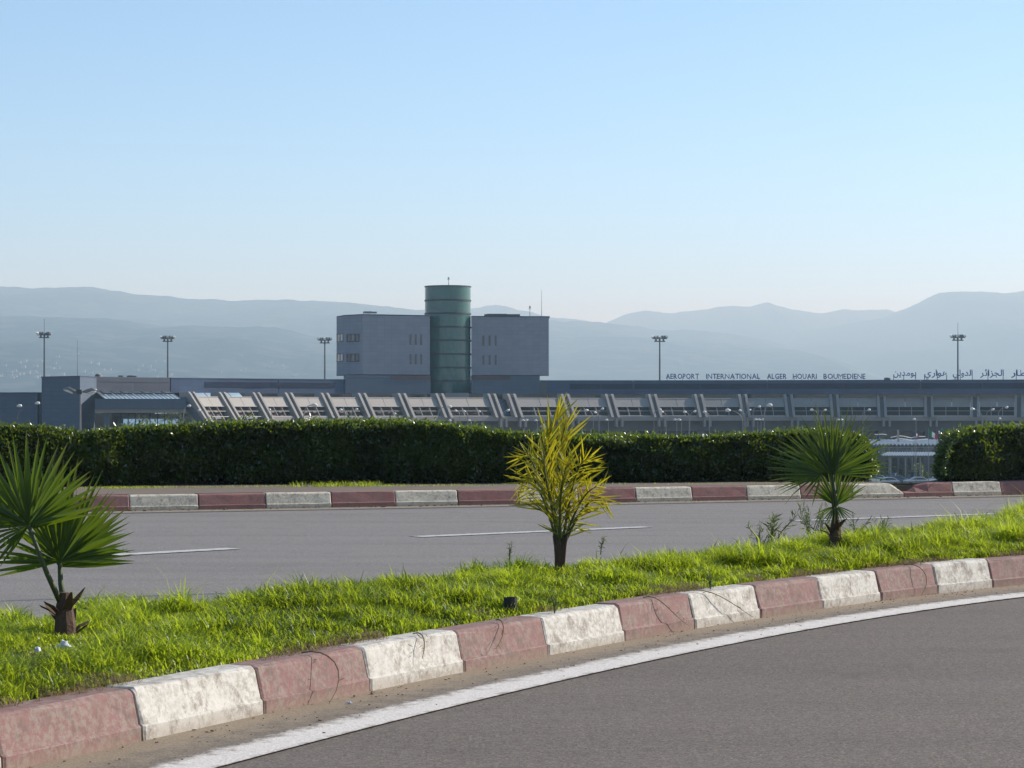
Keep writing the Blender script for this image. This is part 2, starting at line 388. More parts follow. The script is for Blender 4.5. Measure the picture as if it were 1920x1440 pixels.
# distance of line from kerb as a function of kerb index, fitted
def kidx(p): return min(np.arange(-6, 20, .05), key=lambda i: (near_at(i)-p).length)
kb = [(kidx(p), (p-near_at(kidx(p))).length) for p in Bl]; kt = [(kidx(p), (p-near_at(kidx(p))).length) for p in Tl]
pb = np.polyfit([a for a, _ in kb], [b for _, b in kb], 2); pt = np.polyfit([a for a, _ in kt], [b for _, b in kt], 2)
def off(p, i): return float(np.polyval(p, min(max(i, -1.5), 12)))
idl = np.arange(-8, 22, .25)
ribbon('gutter', [near_at(i) for i in idl], [near_at(i)+nrm(near_at, i)*(off(pt, i)+.02) for i in idl], .004, M_sand, n=6, tone=[.42, .38, .28, .12, .10, .02, 0])
ribbon('edge_line', [near_at(i)+nrm(near_at, i)*off(pt, i) for i in idl], [near_at(i)+nrm(near_at, i)*off(pb, i) for i in idl], .008, M_line, n=5, tone=[-.22, .0, .12, .22, .2, -.02])
idl = np.arange(-8, 24, .25)
ribbon('gutter', [far_at(i) for i in idl], [far_at(i)+nrm(far_at, i)*.75 for i in idl], .004, M_sand, n=6, tone=[.35, .3, .2, .1, .0, -.15, -.3])
ribbon('edge_line', [far_at(i)+nrm(far_at, i)*.50 for i in idl], [far_at(i)+nrm(far_at, i)*.58 for i in idl], .008, M_line_far, n=3, tone=[-.05, .1, .1, -.05])
def dash(u0, v0, u1, v1, w):
    a = P(u0, v0); b = P(u1, v1); t = (b-a).normalized(); n = Vector((t.y, -t.x, 0))*w/2
    pts = [a.lerp(b, k/12) for k in range(13)]
    tn = [-.15, .12, .2, .12, -.1]
    ribbon('lane_line', [p-n for p in pts], [p+n for p in pts], .006, M_line_far, n=4, tone=tn)
dash(-90, 1058, 436, 1029, .30); dash(780, 1007, 1212, 988.5, .28); dash(1490, 977, 1862, 964, .26); dash(2060, 957.5, 2350, 948, .14)

# ---------------------------------------------------------------- kerb stones
PROF = [(0, -.06), (0, .062), (-.004, .068), (-.012, .072), (-.042, .200), (-.050, .216), (-.066, .224), (-.20, .224), (-.20, -.06)]
def stone(p0, p1, n0, n1, hs=1.0, seed=0, chip=None):
    r = random.Random(seed); L = (p1-p0).length; g = .007/L
    ts = [g, g+.012/L, .25, .5, .75, 1-g-.012/L, 1-g]
    b = MB(); vs = []; m = len(PROF)
    dz = r.uniform(-.004, .004); do = r.uniform(-.004, .004); tw = r.uniform(-.006, .006)
    for k, t in enumerate(ts):
        p = p0.lerp(p1, t); n = n0.lerp(n1, t).normalized()
        ed = k in (0, len(ts)-1)
        for j, (o, z) in enumerate(PROF):
            q = o+do+tw*(t-.5)-(.007 if ed and 1 <= j <= 6 else 0); zz = z*hs if z > 0 else z
            if ed and j in (5, 6, 7): zz -= .006
            if 2 <= j <= 6 and not ed: q += r.uniform(-.004, .003); zz += r.uniform(-.0035, .002)
            if chip and j >= 4 and z > 0:
                c = chip(t); zz -= c; q -= c*.5 if j < 7 else 0
            vs.append((p.x+n.x*q, p.y+n.y*q, zz+(dz if z > 0 else 0)))
    fs = [(k*m+j, k*m+j+1, (k+1)*m+j+1, (k+1)*m+j) for k in range(len(ts)-1) for j in range(m-1)]
    fs += [tuple(reversed(range(m)))]+[tuple((len(ts)-1)*m+j for j in range(m))]
    return b.add(vs, [tuple(reversed(f)) for f in fs])
def kerb_row(fn, i0, i1, mats, seed, lab, chipat=None):
    root = empty('kerb', fn(i0), kind='structure')
    o = fn(i0)
    core = MB()
    for i in range(i0, i1):
        p0, p1 = fn(i), fn(i+1); ch = None
        if chipat and i in chipat: ch = chipat[i]
        st = stone(p0, p1, nrm(fn, i), nrm(fn, i+1), seed=seed+i, chip=ch)
        st.build('kerb_stone', mats[i % 2], root, o)
        a = p0-nrm(fn, i)*.075; c = p1-nrm(fn, i+1)*.075; a2 = p0-nrm(fn, i)*.19; c2 = p1-nrm(fn, i+1)*.19
        core.prism([a, c, c2, a2][::-1], -.05, .185)
    mo = core.build('joint_mortar', M_mortar, root, o); mo['kind'] = 'stuff'
    return root
kerb_row(near_at, -5, 18, (M_kw, M_kr), 10, 'near')        # even index: white (274..492 is white)
kerb_row(far_at, -7, 22, (M_kw2, M_kr2), 90, 'far', {12: lambda t: .10*max(0, (t-.8)/.2)**1.2, 13: lambda t: .11*max(0, 1-t/.42)})
_bl = [0.0]
for k in range(1, 1101): _bl.append(_bl[-1]+(back_at(k/100)-back_at((k-1)/100)).length)
def bfn(i):
    s = (i+2)*1.0; k = int(np.searchsorted(_bl, s)); return back_at(min(k, 1100)/100)
def back_flip(i): return bfn(-i)
kerb_row(lambda i: bfn(28-i), 0, 29, (M_kw2, M_kr2), 300, 'back')

# ---------------------------------------------------------------- grass on the median
def blades(P0, H, Wd, D, bend, tone, name, mat):
    n = len(P0); side = np.stack([-D[:, 1], D[:, 0], np.zeros(n)], 1)*Wd[:, None]/2
    up = np.zeros((n, 3)); up[:, 2] = 1; Dn = np.stack([D[:, 0], D[:, 1], np.zeros(n)], 1)
    m = P0+up*(H*.55)[:, None]+Dn*(bend*H*.28)[:, None]; tip = P0+up*(H*(1-.25*bend))[:, None]+Dn*(bend*H*.95)[:, None]
    V = np.stack([P0-side, P0+side, m+side*.8, m-side*.8, tip], 1).reshape(-1, 3)
    b = (np.arange(n)*5)[:, None]
    Fc = np.concatenate([b+np.array([[0, 1, 2]]), b+np.array([[0, 2, 3]]), b+np.array([[3, 2, 4]])], 0)
    return npmesh(name, V, Fc, mat, np.repeat(tone, 5))
def arr(vs): return np.array([[v.x, v.y] for v in vs])
MA, MBk = arr(MED_A), arr(MED_B)
def median_points(n, lo=0.02, hi=.97, i0=0, i1=99):
    w = np.linalg.norm(MBk-MA, axis=1); t = rng.random(n)*(i1-i0-1)+i0; k = t.astype(int); f = (t-k)[:, None]
    a = MA[k]*(1-f)+MA[k+1]*f; b = MBk[k]*(1-f)+MBk[k+1]*f; c = lo+(hi-lo)*rng.random(n); c_ = c[:, None]
    p = a*(1-c_)+b*c_; z = .205+.03*np.sin(np.pi*c)
    return np.column_stack([p, z]), c, t
NG = 380000
P0, cc, tt = median_points(NG, i0=20, i1=92)
clump = fbm(P0[:, 0]*3.2, P0[:, 1]*3.2, 5, 4); cl2 = fbm(P0[:, 0]*.9+9, P0[:, 1]*.9, 9, 3)
keep = rng.random(NG) < np.clip((clump-.25)*3.2+.25, .15, 1)*np.clip(cc/.04, .25, 1)
P0, cc, clump, cl2 = P0[keep], cc[keep], clump[keep], cl2[keep]; n = len(P0)
ang = rng.random(n)*2*np.pi; D = np.column_stack([np.cos(ang), np.sin(ang)])
H = (.012+.36*np.clip(clump-.22, 0, 1)**1.5+.03*cl2)*(1+.35*np.clip((P0[:, 0]-1.5)/3, 0, 1))*(.5+.8*rng.random(n))*np.clip(.5+cc*3, .5, 1)
for px_, py_, rr_ in ((-2.25, 11.95, .36), (.33, 16.7, .36), (2.63, 19.4, .34), (0.0, 13.85, .30), (-2.2, 11.4, .28)):
    dd_ = np.hypot(P0[:, 0]-px_, (P0[:, 1]-py_+.2)*.6); H *= np.clip(dd_/rr_, .22, 1)
tall = rng.random(n) < .02; H[tall] *= 1.45
tone = np.clip(rng.normal(.5, .30, n)+(cl2-.5)*3.0+(clump-.5)*1.2+(fbm(P0[:, 0]*5, P0[:, 1]*5, 77, 3)-.5)*1.4, 0, 1)
gm_ = blades(P0, H, .0055+.005*rng.random(n), D, .35+1.1*rng.random(n), tone, 'grass', M_grass)
da_ = gm_.attributes.new('dry', 'FLOAT', 'POINT'); da_.data.foreach_set('value', np.repeat(np.where(rng.random(n) < .06, .3+.7*rng.random(n), 0), 5).astype(np.float32)); g = link('grass', gm_)
tag(g, 'bright green unmown grass covering the median strip', 'grass', kind='stuff')
# dry thatch along the kerb top
P0, cc, tt = median_points(16000, -.03, .12, 22, 78); n = len(P0)
keep = fbm(P0[:, 0]*2.1, P0[:, 1]*2.1, 31, 3) > .5; P0 = P0[keep]; n = len(P0)
ang = rng.random(n)*2*np.pi; D = np.column_stack([np.cos(ang), np.sin(ang)])
g = link('dry_grass', blades(P0+np.array([0, 0, .012]), .05*(.4+rng.random(n)), .003+.002*rng.random(n), D, 1.2+1.3*rng.random(n), rng.random(n), 'dry_grass', M_dry))
tag(g, 'brown dry thatch and roots along the inner edge of the near kerb', 'dry grass', kind='stuff')

# ---------------------------------------------------------------- hedges
def leaves(C, L, Wd, tone, name, mat, updir=.25, sun=False):
    n = len(C); d = rng.normal(size=(n, 3)); d[:, 2] += updir*2; d /= np.linalg.norm(d, axis=1)[:, None]
    r = rng.normal(size=(n, 3)); s = np.cross(d, r); s /= np.linalg.norm(s, axis=1)[:, None]; nn = np.cross(s, d)
    L = L[:, None]; Wd = Wd[:, None]
    V = np.stack([C, C+d*L*.5+s*Wd*.5+nn*Wd*.15, C+d*L, C+d*L*.5-s*Wd*.5+nn*Wd*.15], 1).reshape(-1, 3)
    b = (np.arange(n)*4)[:, None]; Fc = np.concatenate([b+np.array([[0, 1, 2]]), b+np.array([[0, 2, 3]])], 0)
    return npmesh(name, V, Fc, mat, np.repeat(tone, 4))
def hedge(base, tops, depth, nfront, ntop, label, seed, round_l=0, round_r=0):
    """base: [(u,v)] front foot at z=.22 ; tops: [(u,vtop)]"""
    us = np.array([b[0] for b in base], float); vs = np.array([b[1] for b in base], float)
    tu = np.array([b[0] for b in tops], float); tv = np.array([b[1] for b in tops], float)
    def at(u):
        Yf = F*(CH-.22)/(np.interp(u, us, vs)-VH); X = (u-960)/F*Yf; Z = CH+(VH-np.interp(u, tu, tv))*(Yf+.15)/F; return X, Yf, Z
    u0, u1 = us[0], us[-1]
    def endf(u):
        f = np.ones_like(u)
        if round_l: f = np.minimum(f, np.sqrt(np.clip(1-np.clip((u0+round_l-u)/round_l, 0, 1)**2, 0.02, 1)))
        if round_r: f = np.minimum(f, np.sqrt(np.clip(1-np.clip((u-u1+round_r)/round_r, 0, 1)**2, 0.02, 1)))
        return f
    root = empty('hedge', P((u0+u1)/2, float(np.interp((u0+u1)/2, us, vs)), .22), label, 'hedge', 'clipped hedges behind the far kerb'); o = np.array(root.location)
    # front
    u = u0+(u1-u0)*rng.random(nfront); X, Yf, Z = at(u); e = endf(u); t = rng.random(nfront)
    wob = (fbm(X*1.3, t*1.5+seed, seed, 4)-.5)*.5
    z = .22+.02+(Z-.24)*t*(1-(1-e)*.6)+.03*(1-t)
    y = Yf+.12-wob+rng.random(nfront)**1.6*.24-.13*np.sin(np.pi*t)+(1-t)*.06+(1-e)*.5*depth
    gap = (fbm(X*5, z*5, seed+3, 3) > .33) | (t > .85) | (rng.random(nfront) < .35)
    C1 = np.column_stack([X, y, z])[gap]
    # top
    u = u0+(u1-u0)*rng.random(ntop); X, Yf, Z = at(u); e = endf(u); t = rng.random(ntop)
    bumpz = (fbm(X*2.2, t*2+seed, seed+7, 4)-.5)*.13
    zt = Z*(1-(1-e)*.6)-.02+bumpz-rng.random(ntop)**2*.13-.05*np.abs(2*t-1)**4
    C2 = np.column_stack([X, Yf+t*depth, zt])
    sp = rng.random(ntop) < .07; C2[sp, 2] += rng.random(sp.sum())**1.5*.10
    C = np.concatenate([C1, C2]); n = len(C)
    # inner layer
    L = .045+.04*rng.random(n); Wd = L*(.36+.16*rng.random(n))
    tn = np.clip(rng.normal(.35, .28, n)+(fbm(C[:, 0]*1.1, C[:, 2]*1.6, seed+40, 4)-.5)*2.2, 0, 1); tn[len(C1):] = np.clip(tn[len(C1):]+.3, 0, 1)  # top leaves toned paler: sun on the hedge top put into colour
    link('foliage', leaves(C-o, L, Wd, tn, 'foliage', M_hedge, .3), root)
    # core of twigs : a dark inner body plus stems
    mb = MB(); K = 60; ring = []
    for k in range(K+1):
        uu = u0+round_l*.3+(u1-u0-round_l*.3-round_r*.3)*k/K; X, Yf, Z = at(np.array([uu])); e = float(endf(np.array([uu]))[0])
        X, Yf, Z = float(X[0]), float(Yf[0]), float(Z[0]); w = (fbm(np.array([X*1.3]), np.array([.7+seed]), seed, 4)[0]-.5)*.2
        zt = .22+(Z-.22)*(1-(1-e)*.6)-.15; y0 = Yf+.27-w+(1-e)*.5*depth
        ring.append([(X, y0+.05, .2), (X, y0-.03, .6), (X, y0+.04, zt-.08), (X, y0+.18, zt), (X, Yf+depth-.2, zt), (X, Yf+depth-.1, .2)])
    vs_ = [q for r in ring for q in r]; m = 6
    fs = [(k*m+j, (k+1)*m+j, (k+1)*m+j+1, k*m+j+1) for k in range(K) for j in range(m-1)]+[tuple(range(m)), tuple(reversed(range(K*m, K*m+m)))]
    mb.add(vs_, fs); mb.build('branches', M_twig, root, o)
    return root
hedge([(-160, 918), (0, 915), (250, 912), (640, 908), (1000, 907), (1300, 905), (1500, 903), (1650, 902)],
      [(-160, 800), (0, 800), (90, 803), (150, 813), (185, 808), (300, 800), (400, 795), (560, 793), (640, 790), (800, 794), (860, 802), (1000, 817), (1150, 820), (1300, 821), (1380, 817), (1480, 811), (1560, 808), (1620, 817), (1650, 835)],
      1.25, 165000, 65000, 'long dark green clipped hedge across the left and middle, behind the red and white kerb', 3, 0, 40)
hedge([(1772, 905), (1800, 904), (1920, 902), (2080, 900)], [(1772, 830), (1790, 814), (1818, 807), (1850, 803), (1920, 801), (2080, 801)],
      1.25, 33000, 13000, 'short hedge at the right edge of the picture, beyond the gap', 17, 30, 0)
# strip of weeds at the hedge foot
pts = []; 
for k in range(2600):
    u = random.choice([random.gauss(660, 60), random.gauss(240, 40), random.uniform(150, 1650), random.uniform(150, 900)]); v = np.interp(u, [0, 250, 640, 1000, 1500, 1700], [917, 914, 911, 909, 905, 904])+random.uniform(-1, 2)
    pts.append(tuple(P(u, v, .226)))
P0 = np.array(pts); n = len(P0); ang = rng.random(n)*6.28; D = np.column_stack([np.cos(ang), np.sin(ang)])
tag(link('weeds', blades(P0, (.03+.07*rng.random(n))*np.where(np.abs(P0[:, 0]+2.7) < .7, 1.1, .4), .005+.004*rng.random(n), D, .3+.8*rng.random(n), rng.random(n), 'weeds', M_grass)),
    'sparse green weeds on the bare earth at the foot of the long hedge', 'weeds', kind='stuff')

# ---------------------------------------------------------------- palms on the median
def perp(d, ref=Vector((0, -1, 0))):
    s = d.cross(ref)
    if s.length < .05: s = d.cross(Vector((0, 0, 1)))
    return s.normalized()
def fan(hub, px_m, tips, parent, o, seed, normal=(0, -1, .15), dep=.05):
    """one palmate leaf: pleated segments from hub to tips (dx,dz in metres), seen roughly face on"""
    r = random.Random(seed); V = []; Fc = []; T = []
    nrmv = Vector(normal).normalized()
    for k, (dx, dz, w) in enumerate(tips):
        tip = Vector((dx, r.uniform(-1, 1)*dep+abs(dx)*.1*r.choice((-1, 1)), dz)); L = tip.length; d = tip.normalized()
        s = d.cross(nrmv).normalized(); n = s.cross(d).normalized()
        b = len(V); w1 = w*.82; tn = min(1, max(0, r.gauss(.5, .25)))
        droop = r.uniform(.0, .06) if r.random() < .8 else r.uniform(.1, .3)
        prof = [(.02, .12, 0), (.30, .85, 0), (.50, .95, .004), (.78, .48, .0), (1.0, .03, 0)]
        for t, ww, bb in prof:
            c = hub+d*L*t+Vector((0, 0, -droop*t**3*L))
            h = s*w1*ww*.5
            V += [c-h, c+n*w1*ww*.32, c+h]; T += [tn]*3
        for q in range(len(prof)-1):
            a = b+q*3; Fc += [(a, a+1, a+4, a+3), (a+1, a+2, a+5, a+4)]
    V = np.array([tuple(v-o) for v in V])
    me = npmesh('fan_leaf', V, np.array(Fc), M_fan, np.array(T)); a = me.attributes.new('dry', 'FLOAT', 'POINT'); dv = np.zeros(len(V))
    for k in range(len(tips)):
        if r.random() < .65: dv[k*15+12:k*15+15] = 1; dv[k*15+9:k*15+12] = r.random()*.6
    a.data.foreach_set('value', dv.astype(np.float32)); return link('fan_leaf', me, parent)
def radial(a0, a1, n, Lf, w, seed, skip=0):
    r = random.Random(seed); out = []
    for k in range(n):
        t = k/(n-1); a = math.radians(a0+(a1-a0)*t+r.uniform(-1.5, 1.5)); L = Lf(t)*(1+r.uniform(-.07, .07)); out.append((L*math.cos(a), L*math.sin(a), w*(1+r.uniform(-.25, .2))))
    return out
def boots(root, base, o, h, r0, n, seed, spread=1.6):
    r = random.Random(seed); mb = MB()
    mb.tube([base+Vector((0, 0, -.06)), base+Vector((0, 0, h*.35)), base+Vector((r.uniform(-.01, .01), 0, h*.75)), base+Vector((0, 0, h))], [r0*1.25, r0*1.1, r0*.85, r0*.55], 9)
    mb.build('trunk', M_boot, root, o)
    for k in range(n):
        a = 2*math.pi*k/n+r.uniform(-.3, .3); zz = h*(.05+.75*k/n) if n > 1 else 0; d = Vector((math.cos(a), math.sin(a), 0))
        p0 = base+Vector((0, 0, zz))+d*r0*.5; p1 = p0+d*r0*.7*spread+Vector((0, 0, .05)); p2 = p1+d*r0*spread*.6+Vector((0, 0, r.uniform(.015, .06)))
        t = MB(); w = r0*.9; s = Vector((-d.y, d.x, 0))
        t.add([p0-s*w*.6, p0+s*w*.6, p1+s*w*.5, p1-s*w*.5, p2+s*w*.12, p2-s*w*.12]+[q-d*.008-Vector((0, 0, .012)) for q in (p0-s*w*.6, p0+s*w*.6, p1+s*w*.5, p1-s*w*.5, p2+s*w*.12, p2-s*w*.12)],
              [(0, 1, 2, 3), (3, 2, 4, 5), (9, 8, 7, 6), (11, 10, 8, 9), (1, 0, 6, 7), (2, 1, 7, 8), (4, 2, 8, 10), (0, 3, 9, 6), (3, 5, 11, 9), (5, 4, 10, 11)])
        t.build('leaf_base', M_boot, root, o)
def petiole(root, o, pts, r=.011):
    MB().tube(pts, [r*1.3, r, r*.8][:len(pts)] if len(pts) == 3 else r, 6).build('petiole', M_petiole, root, o, True)

# left palm
b = P(122, 1203, .22); o = b.copy(); YL = b.y; pm = F/YL
lp = empty('fan_palm', o, 'larger fan palm at the left edge of the picture, with two overlapping fans', 'palm', 'young palms on the grass median')
boots(lp, b, o, .25, .05, 9, 4)
h1 = Q(54, 986, YL-.12); h2 = Q(112, 1054, YL+.05)
petiole(lp, o, [b+Vector((0, 0, .15)), Q(88, 1075, YL-.06), h1], .013); petiole(lp, o, [b+Vector((.005, 0, .15)), Q(114, 1095, YL+.03), h2], .015)
fan(h1, pm, radial(178, 18, 25, lambda t: .50-.10*t**2-.05*(t < .1), .038, 1), lp, o, 11, (0, -1, .1))
fan(h1, pm, radial(182, 232, 7, lambda t: .42-.16*t, .024, 3), lp, o, 13, (.1, -1, .4))
fan(h2, pm, radial(100, 2, 24, lambda t: .56-.26*abs(t-.1)+.12*max(0, t-.7), .034, 2), lp, o, 12, (.15, -1, .1))
fan(h2, pm, radial(104, 192, 15, lambda t: .34+.06*t, .030, 5), lp, o, 14, (-.1, -1, -.2))
fan(h2+Vector((-.02, .08, -.03)), pm, radial(120, 4, 20, lambda t: .40, .028, 6), lp, o, 15, (.1, -1, .3))
fan(h1+Vector((0, .07, -.02)), pm, radial(150, 20, 18, lambda t: .38, .028, 7), lp, o, 16, (.1, -1, .2))
# right palm
b = P(1567, 1037, .22); o = b.copy(); YR = b.y; k_ = YR/F
rp = empty('fan_palm', o, 'round-headed fan palm on the right, near the hedge end', 'palm', 'young palms on the grass median')
boots(rp, b, o, .30, .05, 8, 9)
h1 = Q(1560, 889, YR-.1); h2 = Q(1567, 948, YR-.03); h3 = Q(1540, 890, YR-.2)
petiole(rp, o, [b+Vector((0, 0, .18)), Q(1568, 950, YR-.02), h1], .020); petiole(rp, o, [b+Vector((0, 0, .18)), Q(1566, 975, YR), h2], .02); petiole(rp, o, [b+Vector((0, 0, .2)), Q(1560, 930, YR-.05), h3], .011)
fan(h1, 0, radial(172, -3, 36, lambda t: .54+.06*math.sin(math.pi*t)-.12*max(0, t-.8)-.02*(t < .2), .024, 21), rp, o, 31, (0, -1, .1))
fan(h1+Vector((.0, -.03, -.02)), 0, radial(140, 60, 17, lambda t: .42, .03, 22), rp, o, 32, (0, -1, -.1))
fan(h1+Vector((0, .06, .0)), 0, radial(150, 20, 22, lambda t: .55, .020, 41), rp, o, 37, (.1, -1, .1))
fan(h3, 0, radial(148, 208, 15, lambda t: .54-.18*t, .022, 23), rp, o, 33, (.4, -1, .5))
fan(h3, 0, radial(205, 252, 4, lambda t: .20+.06*t, .024, 24), rp, o, 34, (.4, -1, .2))
fan(h2, 0, radial(200, 340, 16, lambda t: .17+.05*abs(t-.5), .014, 25), rp, o, 35, (0, -1, .3))
fan(h2, 0, radial(150, 25, 22, lambda t: .27+.10*math.sin(math.pi*t), .024, 26), rp, o, 36, (0, -1, -.2))
# middle palm : feather leaves of single leaflets
b = P(1049, 1080, .22); o = b.copy(); YM = b.y
mp = empty('feather_palm', o, 'yellowing feather-leaved young palm in the middle, tied upright', 'palm', 'young palms on the grass median')
tr = MB(); tr.tube([b+Vector((0, 0, -.05)), b+Vector((0, 0, .12)), b+Vector((.0, 0, .25))], [.037, .035, .034], 9); tr.build('trunk', M_boot, mp, o)
for dx, h, w in ((-.030, .29, .010), (.042, .32, .010), (.0, .27, .016), (.022, .25, .012), (-.014, .275, .013)):
    MB().tube([b+Vector((dx*.6, -.02, .02)), b+Vector((dx, -.025, h*.7)), b+Vector((dx*1.45, -.02, h))], [w, w, w*.7], 5).build('leaf_base', M_boot, mp, o)
LM = {}
def leaflet_mesh(k):
    if k in LM: return LM[k]
    r = random.Random(k); pr = [(0, .25), (.25, .9), (.55, 1), (.8, .6), (1, .03)]; V = []; Fc = []
    bend = r.uniform(-.10, .22)
    for t, w in pr:
        z = -bend*t*t; V += [(-w*.5, t, z), (0, t, z-.12*w), (w*.5, t, z)]
    for q in range(4): a = q*3; Fc += [(a, a+1, a+4, a+3), (a+1, a+2, a+5, a+4)]
    V = np.array(V); V[:, 0] *= .075; V[:, 2] *= np.where(True, 1, 1); V[:, 2] = np.where(np.arange(len(V)) % 3 == 1, V[:, 2]*1.0, V[:, 2])
    # keep fold shallow relative to width
    for i in range(1, len(V), 3): V[i, 2] = V[i-1, 2]-.02*pr[i//3][1]
    LM[k] = npmesh('leaflet', V, np.array(Fc), M_feather, np.full(len(V), k/11)); return LM[k]
def bez(p, t):
    p = [Vector(q) for q in p]
    while len(p) > 1: p = [p[i].lerp(p[i+1], t) for i in range(len(p)-1)]
    return p[0]
def frond(root, o, ctrl, n, L0, seed, t0=.2, ang=48, droop=.25, tone=None, upbias=0, wscale=1):
    r = random.Random(seed); pts = [bez(ctrl, t) for t in np.linspace(0, 1, 10)]
    MB().tube([p-pts[0] for p in pts], list(np.linspace(.013, .003, 10)), 5)
    fr = MB().tube(pts, list(np.linspace(.012, .003, 10)), 5).build('frond', M_petiole, root, o)
    for k in range(n):
        t = t0+(1-t0)*k/(n-1); p = bez(ctrl, t); d = (bez(ctrl, min(1, t+.02))-bez(ctrl, max(0, t-.02))).normalized()
        side = 1 if k % 2 else -1; s = perp(d, Vector((r.uniform(-.5, .5), -1, r.uniform(-.3, .3))))*side
        a = math.radians(ang*(1-.45*t)+r.uniform(-24, 24)); ld = d*math.cos(a)+s*math.sin(a)+Vector((0, r.uniform(-.35, .35), -droop*r.random()+upbias)); ld.normalize()
        L = L0*(.8+.45*math.sin(math.pi*min(1, .25+t*.75)))*r.uniform(.6, 1.35)
        ob = link('leaflet', leaflet_mesh(int(min(11, max(0, (p.z-o.z-.25)/.9*9+r.uniform(-2.5, 4))))), fr, p-o)
        x = perp(ld, Vector((r.uniform(-.8, .8), -1, r.uniform(-.2, .8)))); z = x.cross(ld)
        M = Matrix((x, ld, z)).transposed().to_4x4(); ob.rotation_euler = M.to_euler(); ob.scale = (L*wscale*r.uniform(.5, .85), L, L)
def q(u, v, dy=0): return Q(u, v, YM+dy)
frond(mp, o, [q(1049, 1035), q(1046, 930), q(1005, 850), q(1045, 785, .05)], 52, .25, 1, .18, 30, .05, upbias=.12)
frond(mp, o, [q(1048, 1035), q(1040, 950, -.05), q(1012, 885, -.1), q(1022, 830, -.1)], 44, .19, 2, .2, 44, .2)
frond(mp, o, [q(1050, 1035), q(1056, 930, .05), q(1040, 850, .1), q(1060, 800, .1)], 50, .22, 3, .25, 36, .1, upbias=.05)
frond(mp, o, [q(1051, 1035), q(1068, 950), q(1072, 880, -.1), q(1098, 862, -.2)], 60, .19, 4, .15, 50, .25)
frond(mp, o, [q(1051, 1035), q(1075, 965), q(1090, 925, -.1), q(1118, 912, -.2)], 52, .15, 5, .12, 48, .35)
frond(mp, o, [q(1047, 1035), q(1030, 950), q(1003, 880, .1), q(978, 905, .15)], 40, .18, 6, .3, 55, .7)
frond(mp, o, [q(1047, 1035), q(1025, 930, .1), q(1000, 855, .2), q(985, 850, .2)], 34, .17, 7, .35, 60, .8)
frond(mp, o, [q(1049, 1035), q(1050, 960, -.1), q(1048, 900, -.15), q(1065, 870, -.15)], 84, .13, 8, .1, 42, .1)
frond(mp, o, [q(1052, 1035), q(1085, 955), q(1110, 925, -.1), q(1135, 935, -.1)], 26, .17, 9, .2, 55, .5)
# tall thin weeds and a dark clump by the right palm
def weed(u, v, h, n, label, seed, mat=M_weed, Lf=.045, spread=.5):
    b = P(u, v, .22); r = random.Random(seed); root = empty('weed', b, label, 'weed', 'weeds in the median grass')
    for k in range(n):
        a = r.uniform(0, 6.28); lean = r.uniform(.05, spread); p = [Vector((0, 0, 0)), Vector((math.cos(a)*lean*h*.35, math.sin(a)*lean*h*.35, h*.5)), Vector((math.cos(a)*lean*h, math.sin(a)*lean*h, h*r.uniform(.75, 1)))]
        st = MB().tube(p, [.004, .003, .0015], 4).build('stem', mat, root)
        m = 26; C = np.array([tuple(bez(p, t)) for t in np.linspace(.15, 1, m)])+rng.normal(size=(m, 3))*.006
        L = Lf*(.5+rng.random(m)*.8); link('leaves', leaves(C, L*1.3, L*.17, rng.random(m), 'leaves', mat, .6), st)
weed(955, 1056, .17, 2, 'thin upright weed at the grass edge left of the middle palm', 1, Lf=.03, spread=.2)
weed(1126, 1040, .16, 2, 'thin upright weed at the grass edge right of the middle palm', 2, Lf=.03, spread=.2)
weed(1425, 1037, 0.28, 4, 'dark curly weed left of a larger clump, left of the right palm', 3, spread=.7)
weed(1447, 1037, 0.34, 7, 'bushy grey-green weed clump between the curly weed and the right palm', 4, spread=.8, Lf=.06)
weed(1520, 1029, 0.38, 7, 'tall leafy weed growing against the left of the right palm', 5, spread=.5)
weed(1540, 1027, 0.31, 6, 'low dense weed at the foot of the right palm', 6, spread=.7)
weed(1605, 1025, 0.28, 5, 'spreading weed just right of the right palm trunk', 7, spread=.9)
weed(1655, 1017, 0.24, 5, 'low weed tuft some way right of the right palm', 8, spread=.8)
weed(1779, 1000, .17, 1, 'single stalk weed standing above the grass, left of a pair at the far right', 9, Lf=.03, spread=.15)
weed(1800, 998, .18, 2, 'dark-headed stalk weed above the grass at the far right', 10, Lf=.05, spread=.3)
weed(1040, 1150, .10, 3, 'small dark weed in the near grass, right of the black stub', 11, Lf=.03, spread=.3)
weed(1332, 1105, .10, 3, 'small dark weed in the grass above a white kerb stone', 12, Lf=.03, spread=.3)
# orange flower
b = P(1911, 1040, .22); fl = empty('flower', b, 'small orange flower in the grass at the right edge', 'flower')
MB().tube([(0, 0, 0), (.003, 0, .08), (0, 0, .125)], .002, 4).build('stem', M_weed, fl)
M_or = simple('orange_petal', (.85, .30, .01), .6); mb = MB()
for k in range(8):
    a = k*.785; d = Vector((math.cos(a), math.sin(a), .25)); s = Vector((-d.y, d.x, 0)); mb.add([Vector((0, 0, .125)), Vector((0, 0, .125))+d*.012+s*.006, Vector((0, 0, .125))+d*.024, Vector((0, 0, .125))+d*.012-s*.006], [(0, 1, 2, 3)])
mb.build('petals', M_or, fl)
# black pipe stub
b = P(957, 1152, .21); st = empty('pipe_stub', b, 'short black pipe stub standing in the grass above a red kerb stone', 'pipe')
mb = MB(); n = 14; R_, r_, h = .040, .033, .10
vs = [(R*math.cos(2*math.pi*k/n), R*math.sin(2*math.pi*k/n), z) for R, z in ((R_, -.05), (R_, h), (r_, h), (r_, 0.0)) for k in range(n)]
mb.add(vs, [(l*n+k, l*n+(k+1) % n, (l+1)*n+(k+1) % n, (l+1)*n+k) for l in range(3) for k in range(n)]); M_blk = simple('black_plastic', (.012, .011, .011), .6, obj=True); mb.build('pipe', M_blk, st)
